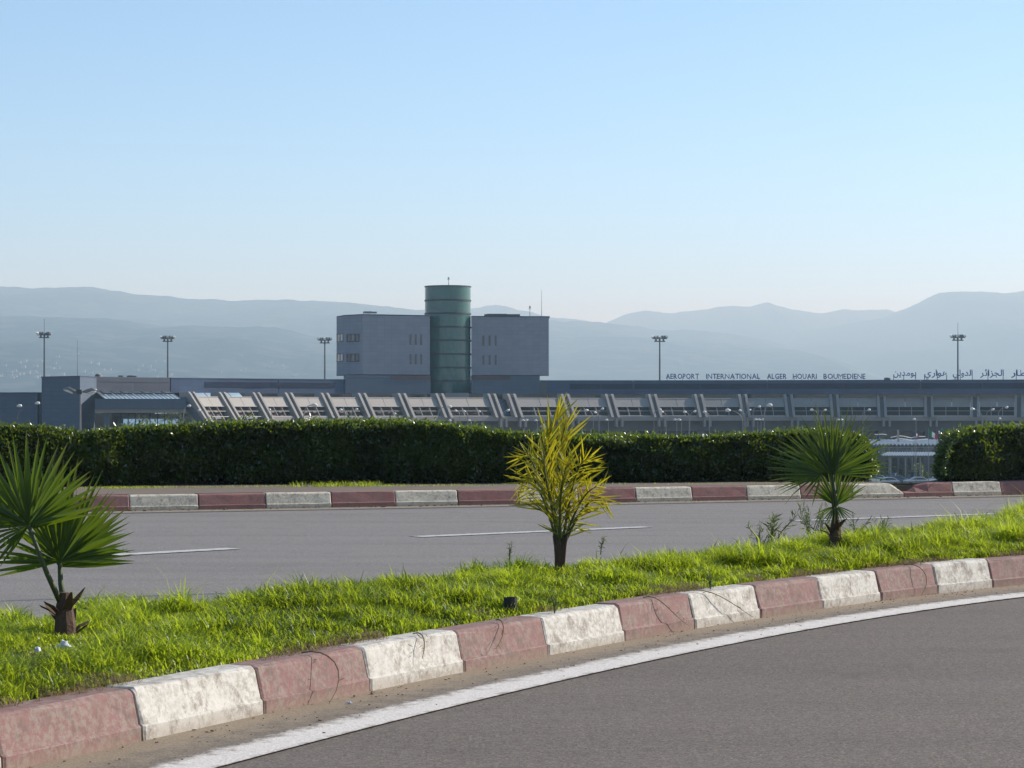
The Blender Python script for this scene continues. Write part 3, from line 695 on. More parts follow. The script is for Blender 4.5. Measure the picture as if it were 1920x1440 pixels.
# runners hanging over the kerb
def runner(pts_px, label, seed, leafy=True):
    """pts: (kerb index, offset towards road, z)"""
    r = random.Random(seed); pts = [near_at(i)+nrm(near_at, i)*o_+Vector((0, 0, z)) for i, o_, z in pts_px]; o = pts[0]
    root = empty('grass_runner', o, label, 'runner', 'grass runners hanging over the near kerb')
    cur = [bez(pts, t) for t in np.linspace(0, 1, 9)]
    MB().tube(cur, [.0032]*5+[.003, .0026, .002, .0015], 4).build('stem', simple('runner_stem', (.10, .075, .03), .8) if not bpy.data.materials.get('runner_stem') else bpy.data.materials['runner_stem'], root, o)
    C = []; 
    for k in range(18): C.append(tuple(bez(pts, r.uniform(.1, 1))-o+Vector((r.uniform(-.01, .01), 0, r.uniform(-.01, .02)))))
    n = len(C); L = np.array([r.uniform(.02, .06) for _ in C]); link('leaves', leaves(np.array(C), L, L*.09, rng.random(n), 'leaves', M_dry if not leafy else M_weed, .1), root)
runner([(1.5, -.10, .235), (1.55, .02, .27), (1.62, .12, .16), (1.42, .10, .01)], 'brown runner hanging over the second red stone from the left, its tip on the gutter', 1, False)
runner([(3.55, -.10, .235), (3.5, -.02, .26), (3.47, .02, .17), (3.3, .03, .10)], 'thin dark runner over the red stone in front of the black stub', 2, False)
runner([(6.05, -.12, .235), (6.25, -.0, .27), (6.4, .05, .15), (6.75, .06, .03)], 'long green runner crossing a white stone near the middle right', 3)
runner([(5.45, -.10, .235), (5.5, .0, .27), (5.55, .05, .12), (5.8, .05, .04)], 'short runner over the red stone left of the long green runner', 4)
runner([(9.6, -.10, .235), (9.62, .03, .27), (9.8, .07, .15), (9.6, .05, .01)], 'dark looping runner over a red stone towards the right', 5, False)
runner([(2.62, -.10, .235), (2.6, -.02, .26), (2.55, .02, .2), (2.5, .02, .12)], 'short runner at the right end of the second red stone', 6, False)
# litter and crumbs in the gutter
def crumple(u, v, z, size, mat, name, label, cat, seed, grp=None):
    r = random.Random(seed); mb = MB(); vs = []
    for j in range(4):
        for k in range(6):
            a = k/6*6.28; rr = size*(.4, .6, .5, .25)[j]*r.uniform(.4, 1.5); vs.append((rr*math.cos(a), rr*math.sin(a)*.8, size*(.17*j+r.uniform(-.14, .16))))
    fs = [(j*6+k, j*6+(k+1) % 6, (j+1)*6+(k+1) % 6, (j+1)*6+k) for j in range(3) for k in range(6)]+[(18, 19, 20, 21, 22, 23)]
    mb.add(vs, fs); ob = mb.build(name, mat); ob.location = P(u, v, z); tag(ob, label, cat, grp); return ob
M_litter = simple('pale_plastic', (.62, .64, .68), .35, var=.4, sc=60, obj=True)
crumple(120, 1214, .27, .06, M_litter, 'plastic_scrap', 'crumpled pale plastic scrap in the grass below the left palm', 'litter', 1)
crumple(70, 1222, .27, .035, M_litter, 'plastic_scrap', 'small whitish scrap left of the larger crumpled one', 'litter', 2)
crumple(655, 1319, .006, .022, M_litter, 'plastic_scrap', 'tiny pale scrap on the gutter below the second red stone', 'litter', 3)
M_crumb = simple('dry_debris', (.16, .10, .05), .9, var=.5, sc=40)
mb = MB()
for k in range(420):
    i = random.uniform(-2, 14); d = abs(random.gauss(0, .22))+.01; p = near_at(i)+nrm(near_at, i)*d; s = random.uniform(.002, .006)*(1 if random.random() < .95 else 1.7)
    mb.box((p.x, p.y, .008+s*.3), (s*random.uniform(1, 2.6), s, s*.7), random.uniform(0, 3.14))
for k in range(300):
    i = random.uniform(-3, 18); p = far_at(i)+nrm(far_at, i)*(abs(random.gauss(0, .12))+.02); s = random.uniform(.008, .02); mb.box((p.x, p.y, .01+s*.2), (s*random.uniform(1, 3), s, s*.6), random.uniform(0, 3.14))
tag(mb.build('debris', M_crumb), 'dry leaves, crumbs and grit lying in the gutters', 'debris', kind='stuff')

# ---------------------------------------------------------------- off-frame lamp post whose shadow crosses the far road at left
def to_sun(p, t): return Vector((p.x+math.cos(SUN_AZ)*t, p.y+math.sin(SUN_AZ)*t, 0))
# ================================================================ the terminal
GZ = -12.0
TL = Vector((0, 500, GZ)); T = empty('airport_terminal', TL, 'long grey concrete airport terminal with slanted buttresses and a green round tower', 'building')
def tb(mb, name, mat, parent=None, smooth=False):
    return mb.build(name, mat, parent or T, TL, smooth)
# --- upper fascia, a bent wall
fas = [(181, 450), (318, 465), (480, 478), (640, 490), (820, 500), (1000, 507), (1200, 507), (1400, 504), (1650, 499), (1940, 494), (2250, 486)]
fu = [a for a, _ in fas]; fY = [b for _, b in fas]
def FP(u, out=0.0):
    a = XY(u, np.interp(u, fu, fY)); b = XY(u+2, np.interp(u+2, fu, fY)); t = (b-a).normalized(); n = Vector((t.y, -t.x, 0)); return a+n*out
ZT, ZB = 7.6, 4.66
def wallstrip(name, us, z0, z1, out, th, mat, parent=None):
    mb = MB(); pts = [FP(u, out) for u in us]; bp = [FP(u, out-th) for u in us]
    for i in range(len(us)-1): mb.prism([pts[i], pts[i+1], bp[i+1], bp[i]], z0, z1)
    return tb(mb, name, mat, parent)
def seg(u0, u1, n=4): return [u0+(u1-u0)*k/n for k in range(n+1)]
joints = [320, 522, 675, 806]
for a, b_ in zip(joints[:-1], joints[1:]): wallstrip('fascia_panel', seg(a+.5, b_-.5), ZB, ZT-.12, 0, .4, M_fascia)
joints = [884, 1012, 1187, 1438, 1726, 1960, 2240]
for a, b_ in zip(joints[:-1], joints[1:]): wallstrip('fascia_panel', seg(a+.5, b_-.5), ZB, ZT-.12, 0, .4, M_fascia)
wallstrip('coping', seg(319, 806, 8), ZT-.12, ZT, .08, .6, M_block); wallstrip('coping', seg(884, 2240, 20), ZT-.12, ZT, .08, .6, M_block)
for a, b_ in ((383, 629), (1068, 1186), (1189, 1437), (1439, 1725), (1727, 1958)):
    for k in range(2): wallstrip('louvre_band', seg(a+(b_-a)*k/2+.5, a+(b_-a)*(k+1)/2-.5, 2), 5.75, 6.85, .05, .1, M_louvre)
wallstrip('clerestory', seg(440, 806, 6), 3.0, ZB, -1.2, .2, M_gl_dark); wallstrip('clerestory', seg(884, 2240, 14), 3.0, ZB, -1.2, .2, M_gl_dark)
mb = MB(); pts = [FP(u, -.4) for u in seg(320, 800, 6)]+[XY(800, 527), XY(890, 527)]+[FP(u, -.4) for u in seg(890, 2240, 16)]
mb.prism(pts+[Vector((190, 575, 0)), Vector((-80, 575, 0))], 4.7, 7.3); tb(mb, 'roof', M_conc_d)
# --- left blocks
zt = 7.6
A_, B_, C_, D_ = XY(78, 451), XY(150, 439), XY(181, 450), XY(318, 465)
mb = MB(); mb.prism([A_, B_, C_, C_+Vector((2, 60, 0)), A_+Vector((0, 60, 0))], GZ, zt-.15); tb(mb, 'end_block', M_block)
mb = MB(); mb.prism([A_+Vector((-.15, -.15, 0)), B_+Vector((.05, -.2, 0)), C_+Vector((.1, -.1, 0)), C_+Vector((2, 60, 0)), A_+Vector((-.15, 60, 0))], zt-.15, zt); tb(mb, 'coping', M_fascia)
for u0, u1, z0, z1, mt in ((181.5, 248.5, 4.5, 6.55, M_block), (249.5, 318.5, 4.5, 6.55, M_block), (181.5, 318.5, 6.63, 7.5, M_light_clad)):
    wallstrip('pale_wall_panel', seg(u0, u1, 1), z0, z1, .0, .5, M_light_clad if mt is M_light_clad else M_light_clad)
wallstrip('pale_wall_panel', seg(181.5, 318.5, 1), 4.0, 7.6, -.1, .4, M_block)
mb = MB(); mb.prism([D_+Vector((0, 1, 0)), XY(318, 466)+Vector((0, 60, 0)), C_+Vector((2, 60, 0)), C_+Vector((0, 1, 0))], 4.0, 7.2); tb(mb, 'roof', M_conc_d)
# low wing at far left
LW = empty('low_building', (XY(20, 470).x, 470, GZ), 'lower flat dark building at the left edge, beside the terminal end block', 'building')
mb = MB(); a, b_ = XY(-160, 476), XY(70, 462); mb.prism([a, b_, b_+Vector((0, 40, 0)), a+Vector((0, 40, 0))], GZ, 4.5); mb.build('wall', M_block, LW, LW.location)
mb = MB(); mb.prism([a+Vector((0, -.2, 0)), b_+Vector((0, -.2, 0)), b_+Vector((0, 40, 0)), a+Vector((0, 40, 0))], 4.5, 4.75); mb.build('coping', M_fascia, LW, LW.location)
mb = MB(); mb.prism([XY(70, 463), XY(76.5, 460), XY(76.5, 500), XY(70, 500)], GZ, 4.6); mb.build('dark_gap_fill', M_gl_dark, LW, LW.location)  # dark fill stands for the shade in the gap between the buildings
# --- sloping skylight over the entrance
NS = 36
u_a = np.linspace(181, 318, NS+1); u_b = np.linspace(197, 338, NS+1)
def sky_quad(i):
    a0, a1 = Q(u_a[i], 735.5, 451), Q(u_a[i+1], 735.5, 453); b0, b1 = Q(u_b[i], 747.5, 427), Q(u_b[i+1], 747.5, 427); return a0, a1, b1, b0
for i in range(0, NS, 4):
    mb = MB()
    for k in range(4): q_ = sky_quad(i+k); mb.hexa([p-Vector((0, 0, .1)) for p in reversed(q_)], list(reversed(q_)))
    tb(mb, 'skylight_pane', M_gl_roof)
mb = MB()
for i in range(0, NS+1, 2): mb.bar(Q(u_a[i], 735.2, 451), Q(u_b[i], 747.2, 427), .10, .12)
mb.bar(Q(181, 735.2, 451), Q(318, 735.2, 451), .3, .2); tb(mb, 'skylight_ribs', M_frame)
for i in range(2, NS, 5): mb = MB(); p = Q(u_a[i], 736, 448); p2 = p.lerp(Q(u_b[i], 747, 428), .45); mb.bar(p+Vector((0, 0, .3)), p2+Vector((0, 0, .3)), .35, .25); mb.bar(p2+Vector((0, 0, .3)), p2+Vector((1.4, -.4, .3)), .25, .25); tb(mb, 'shade_bracket', M_band)
# right hand skylight strip
for i in range(5):
    mb = MB(); u0, u1 = 340+i*22, 340+i*22+20; mb.hexa([Q(u0+8, 746, 446), Q(u1+8, 746, 448), Q(u1, 737.5, 470), Q(u0, 737.5, 470)], [Q(u0+8, 745, 446), Q(u1+8, 745, 448), Q(u1, 736.5, 470), Q(u0, 736.5, 470)]); tb(mb, 'skylight_pane', M_gl_roof)
# beam, soffit, pillar and glazing
def zz(v, Y): return ZV(v, Y)
Yb = 426
mb = MB(); mb.prism([XY(178, Yb), XY(349, Yb), XY(349, Yb+8), XY(178, Yb+8)], zz(767, Yb), zz(747.5, Yb)); tb(mb, 'entrance_beam', M_block)
mb = MB(); mb.prism([XY(178, Yb+.4), XY(349, Yb+.4), XY(349, Yb+8), XY(178, Yb+8)], zz(774, Yb), zz(767, Yb)-.02); tb(mb, 'entrance_soffit', M_conc)
mb = MB(); mb.prism([XY(179, Yb+8.2), XY(349, Yb+8.2), XY(349, Yb+9), XY(179, Yb+9)], zz(774, Yb), 3.2); tb(mb, 'inner_wall', M_conc_d)
mb = MB(); mb.prism([XY(194, Yb+1), XY(205, Yb+1), XY(205, Yb+4), XY(194, Yb+4)], GZ, zz(774.3, Yb)); tb(mb, 'entrance_pillar', M_block)
mb = MB(); mb.prism([XY(178, Yb+9), XY(214, Yb+9), XY(214, Yb+9.4), XY(178, Yb+9.4)], GZ, zz(774.5, Yb)); tb(mb, 'dark_glazing', M_gl_dark)
ang_ = math.radians(38)
gu = [212, 226, 240, 254, 267.5, 281, 295, 308.5, 322, 335, 350]
for a, b_ in zip(gu[:-1], gu[1:]):
    for v0, v1 in ((776, 800.5), (801.5, 826), (827, 884)):
        Yg = Yb+8.6; mb = MB(); p0, p1 = XY(a+.4, Yg), XY(b_-.4, Yg); z0_, z1_ = max(GZ, zz(v1, Yg)), zz(v0, Yg); k_t = Vector((0, .07, 0)); mb.hexa([Vector((p.x, p.y, z))+k_t*(z-z0_)+Vector((0, .1, 0)) for p, z in ((p0, z0_), (p1, z0_), (p1, z1_), (p0, z1_))], [Vector((p.x, p.y, z))+k_t*(z-z0_) for p, z in ((p0, z0_), (p1, z0_), (p1, z1_), (p0, z1_))]); tb(mb, 'glazing_pane', M_gl_mirror)
mb = MB()
for a in gu: p = XY(a, Yb+8.5); mb.box((p.x, p.y, (GZ+zz(774, Yb))/2), (.12, .2, zz(774, Yb)-GZ))
for v in (801, 826.5): mb.bar(Q(212, v, Yb+8.45), Q(350, v, Yb+8.45), .15, .12)
tb(mb, 'glazing_frame', M_band)
# --- buttressed front
fin_u = [354, 412, 476, 537, 605, 675, 750, 821, 919, 956, 1057, 1140, 1221, 1308, 1391, 1477, 1563, 1652, 1741, 1828, 1911, 1997, 2082]
phi = [53, 50, 45, 41, 38, 35, 33, 31, 28, 27, 24, 22, 20, 17, 13, 9, 6, 4, 2, 0, -1, -2, -3]
th = [math.radians(p)-math.atan((u-960)/F) for p, u in zip(phi, fin_u)]
k0 = fin_u.index(1391); FY = {k0: 500.0}
def step(k, j):
    t = math.tan((th[k]+th[j])/2); X1 = (fin_u[k]-960)/F*FY[k]; a2 = (fin_u[j]-960)/F; FY[j] = (FY[k]-t*X1)/(1-a2*t)
for k in range(k0, len(fin_u)-1): step(k, k+1)
for k in range(k0, 0, -1): step(k, k-1)
NF = len(fin_u)
fp = [XY(u, FY[k]) for k, u in enumerate(fin_u)]; fn = [Vector((math.sin(t), -math.cos(t), 0)) for t in th]; ft = [Vector((math.cos(t), math.sin(t), 0)) for t in th]
ZTOP = 4.5
def outz(z): return .75*(ZTOP-z)
def lp_(k, s, z, o):       # point in bay k (between fin k and k+1)
    p = fp[k].lerp(fp[k+1], s); n = fn[k].lerp(fn[k+1], s).normalized(); q_ = p+n*o; return Vector((q_.x, q_.y, z))
def quadbox(k, s0, s1, z0, z1, dep, extra=0.0, sl=True):
    o0, o1 = (outz(z0), outz(z1)) if sl else (outz(0.1), outz(0.1))
    fr = [lp_(k, s0, z0, o0+extra), lp_(k, s1, z0, o0+extra), lp_(k, s1, z1, o1+extra), lp_(k, s0, z1, o1+extra)]
    bk_ = [lp_(k, s0, z0, o0+extra-dep), lp_(k, s1, z0, o0+extra-dep), lp_(k, s1, z1, o1+extra-dep), lp_(k, s0, z1, o1+extra-dep)]
    return MB().hexa(bk_, fr)
for k in range(NF):
    zb = -1.35 if k < 2 else (-.6 if k < 4 else -.15)
    bt = MB()
    for sgn in (-1, 1):
        c = fp[k]+ft[k]*sgn*.68; w = ft[k]*.27
        pr = [(-1.4, ZTOP+.12), (.55, ZTOP+.12), (.95, ZTOP-.25), (.85+outz(zb), zb), (outz(zb)-1.2, zb), (-1.4, 3.0)]
        A1 = [c-w+fn[k]*o_+Vector((0, 0, z)) for o_, z in pr]; A2 = [c+w+fn[k]*o_+Vector((0, 0, z)) for o_, z in pr]; n_ = 6
        bt.add(A1+A2, [tuple(range(n_)), tuple(reversed(range(n_, 2*n_)))]+[(i, n_+i, n_+(i+1) % n_, (i+1) % n_) for i in range(n_)])
    bo = tb(bt, 'buttress', M_conc)
    ch = MB(); c = fp[k]; w = ft[k]*.41; A1 = [c-w+fn[k]*o_+Vector((0, 0, z)) for o_, z in ((-.9, 4.2), (outz(4.0)+.35, 4.0), (outz(zb)+.2, zb), (outz(zb)-1.2, zb))]
    A2 = [p+w*2 for p in A1]; ch.add(A1+A2, [(0, 1, 2, 3), (7, 6, 5, 4), (0, 4, 5, 1), (1, 5, 6, 2), (2, 6, 7, 3), (3, 7, 4, 0)]); tb(ch, 'channel', M_conc_d, bo) if False else ch.build('channel', M_conc_d, bo, TL) and None
    # brackets and pillar under the beam
    for sgn in (-1, 1):
        c = fp[k]+ft[k]*(sgn*.62+.9)+fn[k]*(outz(0)+.4); tb(MB().box((c.x, c.y, -1.25), (.45, .9, 1.7), math.atan2(ft[k].y, ft[k].x)), 'bracket', M_conc)
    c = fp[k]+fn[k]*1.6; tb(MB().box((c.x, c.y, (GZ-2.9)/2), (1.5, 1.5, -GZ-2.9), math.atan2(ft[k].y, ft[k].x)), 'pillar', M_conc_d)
BW = .095
for k in range(NF-1):
    Lb = (fp[k+1]-fp[k]).length; e = 1.0/Lb
    if fin_u[k] == 919:
        tb(quadbox(k, e, 1-e, -.6, 3.4, .5, -.8), 'dark_glazing', M_gl_dark)
    else:
        s0, s1 = e, 1-e; sm = (s0+s1)/2
        for a, b_ in ((s0, sm-.004), (sm+.004, s1)): tb(quadbox(k, a, b_, 2.05, 3.62, .35, .1), 'sunshade_panel', M_panel if k < 9 else M_conc)  # left bays get a paler panel, their sunlight painted into the tone
        tb(quadbox(k, s0, s1, 3.64, 3.8, 1.2, .2), 'coping', M_conc)
        rows = [(.2, 1.08), (1.18, 1.95)]
        if k < 2: rows = [(-1.25, -.25)]+rows
        for z0, z1 in rows: tb(quadbox(k, s0, s1, z0, z1, .15, -.9), 'dark_pane', M_maroon if (k < 9) else M_dark)
        fr = quadbox(k, s0, s1, 1.95, 2.05, .9, .25)
        for z0, z1 in ((1.08, 1.18), (.08, .2)):
            g_ = quadbox(k, s0, s1, z0, z1, .5, .12); fr.add(g_.v, g_.f)
        for j in range(1, 3):
            s = s0+(s1-s0)*j/3; g_ = quadbox(k, s-.006, s+.006, rows[0][0], 1.95, .5, .05); fr.add(g_.v, g_.f)
        tb(fr, 'window_frame', M_frame)
    zb1 = -1.4 if k < 2 else -.85; zt1 = -.25 if k < 2 else .08
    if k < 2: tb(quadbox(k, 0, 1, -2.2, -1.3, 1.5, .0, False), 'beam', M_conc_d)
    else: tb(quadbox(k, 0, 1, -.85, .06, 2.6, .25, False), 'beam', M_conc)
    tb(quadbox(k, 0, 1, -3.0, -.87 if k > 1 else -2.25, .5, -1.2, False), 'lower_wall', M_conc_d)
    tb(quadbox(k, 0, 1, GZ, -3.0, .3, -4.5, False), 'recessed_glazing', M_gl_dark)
    # terrace behind the slanted screen
    a, b_ = lp_(k, 0, 3.5, -.6), lp_(k, 1, 3.5, -.6); mb = MB(); mb.hexa([a-Vector((0, 0, .4)), b_-Vector((0, 0, .4)), b_+Vector((0, 45, -.4)), a+Vector((0, 45, -.4))], [a, b_, b_+Vector((0, 45, 0)), a+Vector((0, 45, 0))]); tb(mb, 'terrace', M_conc_d)
# end wall closing the left end
e0 = lp_(0, 0, 0, -1.0)-ft[0]*1.2
pr = [(-1.2, 3.6), (0, 3.6), (outz(-1.4)+.2, -1.4), (outz(-1.4)+.2, GZ), (-1.2, GZ)]
A1 = [fp[0]-ft[0]*1.3+fn[0]*o_+Vector((0, 0, z)) for o_, z in pr]; A2 = [p+ft[0]*.35 for p in A1]
mb = MB(); mb.add(A1+A2, [tuple(range(5)), tuple(reversed(range(5, 10)))]+[(i, 5+i, 5+(i+1) % 5, (i+1) % 5) for i in range(5)]); tb(mb, 'end_wall', M_block)
# --- tower
def facewin(parent, p0, p1, z0, z1, nm='window', panes=3):
    t = (p1-p0).normalized(); n = Vector((t.y, -t.x, 0)); mb = MB(); w = (p1-p0).length
    for a, b_ in ((p0, p1),):
        for z in (z0, z1): mb.bar(Vector((a.x, a.y, z))+n*.05, Vector((b_.x, b_.y, z))+n*.05, .25, .12)
        for k in range(panes+1): q_ = a.lerp(b_, k/panes)+n*.05; mb.box((q_.x, q_.y, (z0+z1)/2), (.1, .16, z1-z0), math.atan2(t.y, t.x))
    wo = tb(mb, nm, M_band, parent) if parent is None else mb.build(nm, M_band, T, TL)
    for k in range(panes):
        a = p0.lerp(p1, k/panes); b_ = p0.lerp(p1, (k+1)/panes)
        MB().prism([a+n*.03, b_+n*.03, b_-n*.05, a-n*.05], z0, z1).build('pane', M_gl_mid if k % 2 else M_gl_dark, wo, TL)
    return wo
wl = [XY(631, 519), XY(645, 511.5), XY(679, 506), XY(806, 512.5)]
zt_, zb_ = 21.55, 8.85
mb = MB(); mb.prism(wl+[XY(806, 530), XY(631, 530)], zb_, zt_-.2); tb(mb, 'tower_wing', M_wing)
mb = MB(); mb.prism([p+Vector((0, -.15, 0)) for p in wl]+[XY(806, 530), XY(631, 530)], zt_-.2, zt_); tb(mb, 'coping', M_fascia)
wr = [XY(883.6, 517.5), XY(1029, 519)]
mb = MB(); mb.prism(wr+[XY(1029, 532), XY(883.6, 532)], 8.85, 21.4); tb(mb, 'tower_wing', M_wing)
mb = MB(); mb.prism([wr[0]+Vector((0, -.15, 0)), wr[1]+Vector((.2, -.15, 0)), XY(1029, 532), XY(883.6, 532)], 21.4, 21.6); tb(mb, 'coping', M_fascia)
def on(p0, p1, u):      # point on wall line p0-p1 at pixel column u
    lo, hi = 0, 1
    for _ in range(40):
        m_ = (lo+hi)/2; q_ = p0.lerp(p1, m_); lo, hi = (m_, hi) if 960+F*q_.x/q_.y < u else (lo, m_)
    return p0.lerp(p1, lo)
for v0, v1 in ((627, 641), (664, 678)):
    for a, b_, i, pn in ((632.2, 643.5, 0, 2), (651, 673.5, 1, 3)):
        p0, p1 = on(wl[i], wl[i+1], a), on(wl[i], wl[i+1], b_); facewin(T, p0, p1, ZV(v1, p0.y), ZV(v0, p0.y), 'window', pn)
for v0, v1 in ((627, 646.5), (664, 683)):
    for u in (769.5, 779.5, 789.5):
        p0, p1 = on(wl[2], wl[3], u-1.6), on(wl[2], wl[3], u+1.6); t = (p1-p0).normalized(); n = Vector((t.y, -t.x, 0)); z0, z1 = ZV(v1, p0.y), ZV(v0, p0.y)
        wo = MB().prism([p0+n*.04, p1+n*.04, p1-n*.05, p0-n*.05], z0, z1).build('slit_window', M_gl_dark, T, TL)
        MB().prism([p1+n*.08, p1+t*.05+n*.08, p1+t*.05, p1], z0, z1).build('frame', M_frame, wo, TL)  # pale strip along one edge paints the bright reveal
for v0, v1 in ((629, 648), (666, 684)):
    for u in (906.5, 918, 929.5):
        p0, p1 = on(wr[0], wr[1], u-1.6), on(wr[0], wr[1], u+1.6); t = (p1-p0).normalized(); n = Vector((t.y, -t.x, 0)); z0, z1 = ZV(v1, p0.y), ZV(v0, p0.y)
        wo = MB().prism([p0+n*.04, p1+n*.04, p1-n*.05, p0-n*.05], z0, z1).build('slit_window', M_gl_dark, T, TL)
        MB().prism([p0-t*.05+n*.1, p0+n*.1, p0, p0-t*.05], z0, z1).build('frame', M_frame, wo, TL)  # bright reveal painted as a pale strip on the left edge
# base of the tower, standing just proud of the fascia
for a, b_ in ((646, 806), (884, 1012)):
    n = 3; us = seg(a, b_, n)
    for z0, z1, o_ in ((ZB, 7.75, .35), (7.8, 8.45, .35)):
        wallstrip('tower_base', us, z0, z1, o_, .8, M_block)
    wallstrip('brown_louvre', seg(*((732, 805) if a < 800 else (885, 955)), 2), 7.6, 8.40, .42, .1, M_maroon)
mb = MB(); mb.prism([XY(649, 512), XY(806, 514), XY(806, 529), XY(649, 529)], 7.3, 8.85); mb.prism([XY(884, 519), XY(1012, 521), XY(1012, 530), XY(884, 530)], 7.3, 8.85); tb(mb, 'tower_base', M_conc_d)
Cc = XY(839.7, 519.5); R = 4.93
levels = [535.5, 562, 587, 612.5, 637.5, 663.5, 689, 714, 739, 751]
zs = [ZV(v, 514.6) for v in levels]
def cyl(r, z0, z1, n=56):
    mb = MB(); return mb.prism([Cc+Vector((r*math.cos(2*math.pi*k/n), r*math.sin(2*math.pi*k/n), 0)) for k in range(n)], z0, z1)
for i in range(len(zs)-1): 
    o_ = tb(cyl(R, zs[i+1]+.12, zs[i]-.12), 'tower_drum', M_gl_green)
    tb(cyl(R+.14, zs[i]-.17, zs[i]+.17) if i else cyl(R+.14, zs[i]-.12, zs[i]+.12), 'tower_band', M_band)
mb = MB(); mb.prism([XY(835, 500), XY(880, 500), XY(880, 512), XY(835, 512)], 3.6, ZV(737, 503)); tb(mb, 'low_canopy', M_conc)
# roof kit
def kit(u0, u1, v0, v1, Y, mat=M_conc_d, label='', cat='roof unit'):
    r = random.Random(int(u0)); p = XY((u0+u1)/2, Y); z0 = ZV(v1, Y); root = empty('roof_unit', (p.x, p.y, z0), label, cat, 'plant on the terminal roofs')
    w = (u1-u0)/F*Y; h = ZV(v0, Y)-z0; mb = MB(); mb.box((0, 0, h*.4), (w, 2, h*.8)); mb.build('housing', mat, root)
    mb = MB(); mb.box((-w*.15, 0, h*.9), (w*.55, 1.4, h*.2)); mb.build('cap', M_steel_d, root)
kit(180, 188.5, 701.5, 706.5, 455, label='dark roof box on the pale wall at the left end'); kit(223, 232, 704, 707, 460, label='flat roof unit, left of a wider one, above the skylight'); kit(239, 257, 704, 707.5, 460, label='wide flat roof unit above the skylight')
kit(681, 707, 584, 587.5, 515, M_conc, 'pale rooftop housing on the left wing of the tower'); kit(908, 975, 588.5, 592.5, 523, M_conc_d, 'long rooftop housing on the right wing of the tower'); kit(1659, 1668, 708, 712, 500, label='dark roof unit just left of the arabic lettering')
def antenna(u, v0, v1, Y, label, r=.07, ball=None):
    b = Q(u, v1, Y); o_ = empty('antenna', b, label, 'antenna', 'roof antennas'); h = (v1-v0)*Y/F
    MB().tube([(0, 0, 0), (0, 0, h*.5), (0, 0, h)], [r, r*.7, r*.4], 5).build('mast', M_steel_d, o_)
    if ball: MB().box((0, 0, h*ball), (.35, .35, h*.16)).build('sensor', M_steel_d, o_); MB().bar((-.3, 0, h*ball*.8), (.3, 0, h*ball*.8), .08, .08).build('crossarm', M_steel_d, o_)
antenna(145, 637, 705.5, 445, 'long thin rod aerial on the left end block', .05)
antenna(841, 519, 535, 519, 'short aerial on top of the round green tower', .07, .85)
antenna(993.5, 572, 592, 524, 'short aerial with a dark sensor on the right wing', .07, .8)
antenna(1015.5, 543, 592, 524, 'tall thin aerial near the right end of the right wing', .06)
# --- lettering on the roof edge
def glyphs(txt, size):
    cu = bpy.data.curves.new('letter', 'FONT'); cu.body = txt; cu.size = size; cu.extrude = .12; cu.offset = 0 if txt in 'MN' else .017; cu.resolution_u = 2
    ob = bpy.data.objects.new('letter', cu); COL.objects.link(ob); bpy.context.view_layer.update()
    me = bpy.data.meshes.new_from_object(ob.evaluated_get(bpy.context.evaluated_depsgraph_get())); bpy.data.objects.remove(ob); bpy.data.curves.remove(cu); return me
def word(root, txt, u0, u1, vt, vb, chars=None, joined=False):
    """each glyph stands upright on the fascia line"""
    ms = []; x = 0; lay = []
    for ch in txt:
        me = glyphs(ch, 1.0); co_ = np.zeros(len(me.vertices)*3); me.vertices.foreach_get('co', co_); co_ = co_.reshape(-1, 3)
        mn, mx = co_[:, 0].min(), co_[:, 0].max(); gap = -.015 if joined else (.10 if ch not in 'AT' else .045)
        if joined and ch in JOINBREAK: gap = .06
        lay.append((me, co_, x-mn, mn, mx)); x += (mx-mn)+gap
    x -= gap; Yc = np.interp((u0+u1)/2, fu, fY); W_ = (u1-u0)/F*Yc; cap = .73; sc = (vb-vt)/F*Yc/cap; sx_ = W_/x
    for me, co_, dx, mn, mx in lay:
        c = co_.copy(); xc = (dx+(mn+mx)/2)*sx_; px_ = u0+xc/W_*(u1-u0); p = FP(px_, -.1); t = (FP(px_+2)-FP(px_)).normalized()
        V = np.zeros_like(c); X = (c[:, 0]-(mn+mx)/2)*sx_; zb0 = ZV(vb, p.y)
        V[:, 0] = X*t.x+c[:, 2]*t.y; V[:, 1] = X*t.y-c[:, 2]*t.x; V[:, 2] = c[:, 1]*sc
        me.vertices.foreach_set('co', V.astype(np.float32).ravel()); me.materials.clear(); me.materials.append(M_sign); me.update()
        o_ = link('letter', me, root, Vector((p.x, p.y, zb0))-root.location)
for words, lab in (([('AEROPORT', 1248.5, 1310.5), ('INTERNATIONAL', 1324, 1425), ('ALGER', 1438, 1475), ('HOUARI', 1486.5, 1531.5), ('BOUMEDIENE', 1544, 1622.5)], 'navy capital letters in latin script along the roof edge'),):
    p = FP(1430); root = empty('rooftop_lettering', (p.x, p.y, ZT), lab, 'sign', 'roof edge lettering')
    for w_, a, b_ in words: word(root, w_, a, b_, 700.3, 710.2)
    mb = MB()
    for w_, a, b_ in words:
        for u in np.linspace(a+3, b_-3, max(2, len(w_)//2+1)): p = FP(u, -.25); mb.box((p.x, p.y, ZT+.3), (.06, .06, .9))
    mb.build('support_post', M_steel_d, root, root.location)
JOINBREAK = '\uFEE6\uFEAA\uFEEE\uFEED\uFE8D\uFEAD\uFEF1\uFEB0\uFEAE\uFE8E\uFEF2'
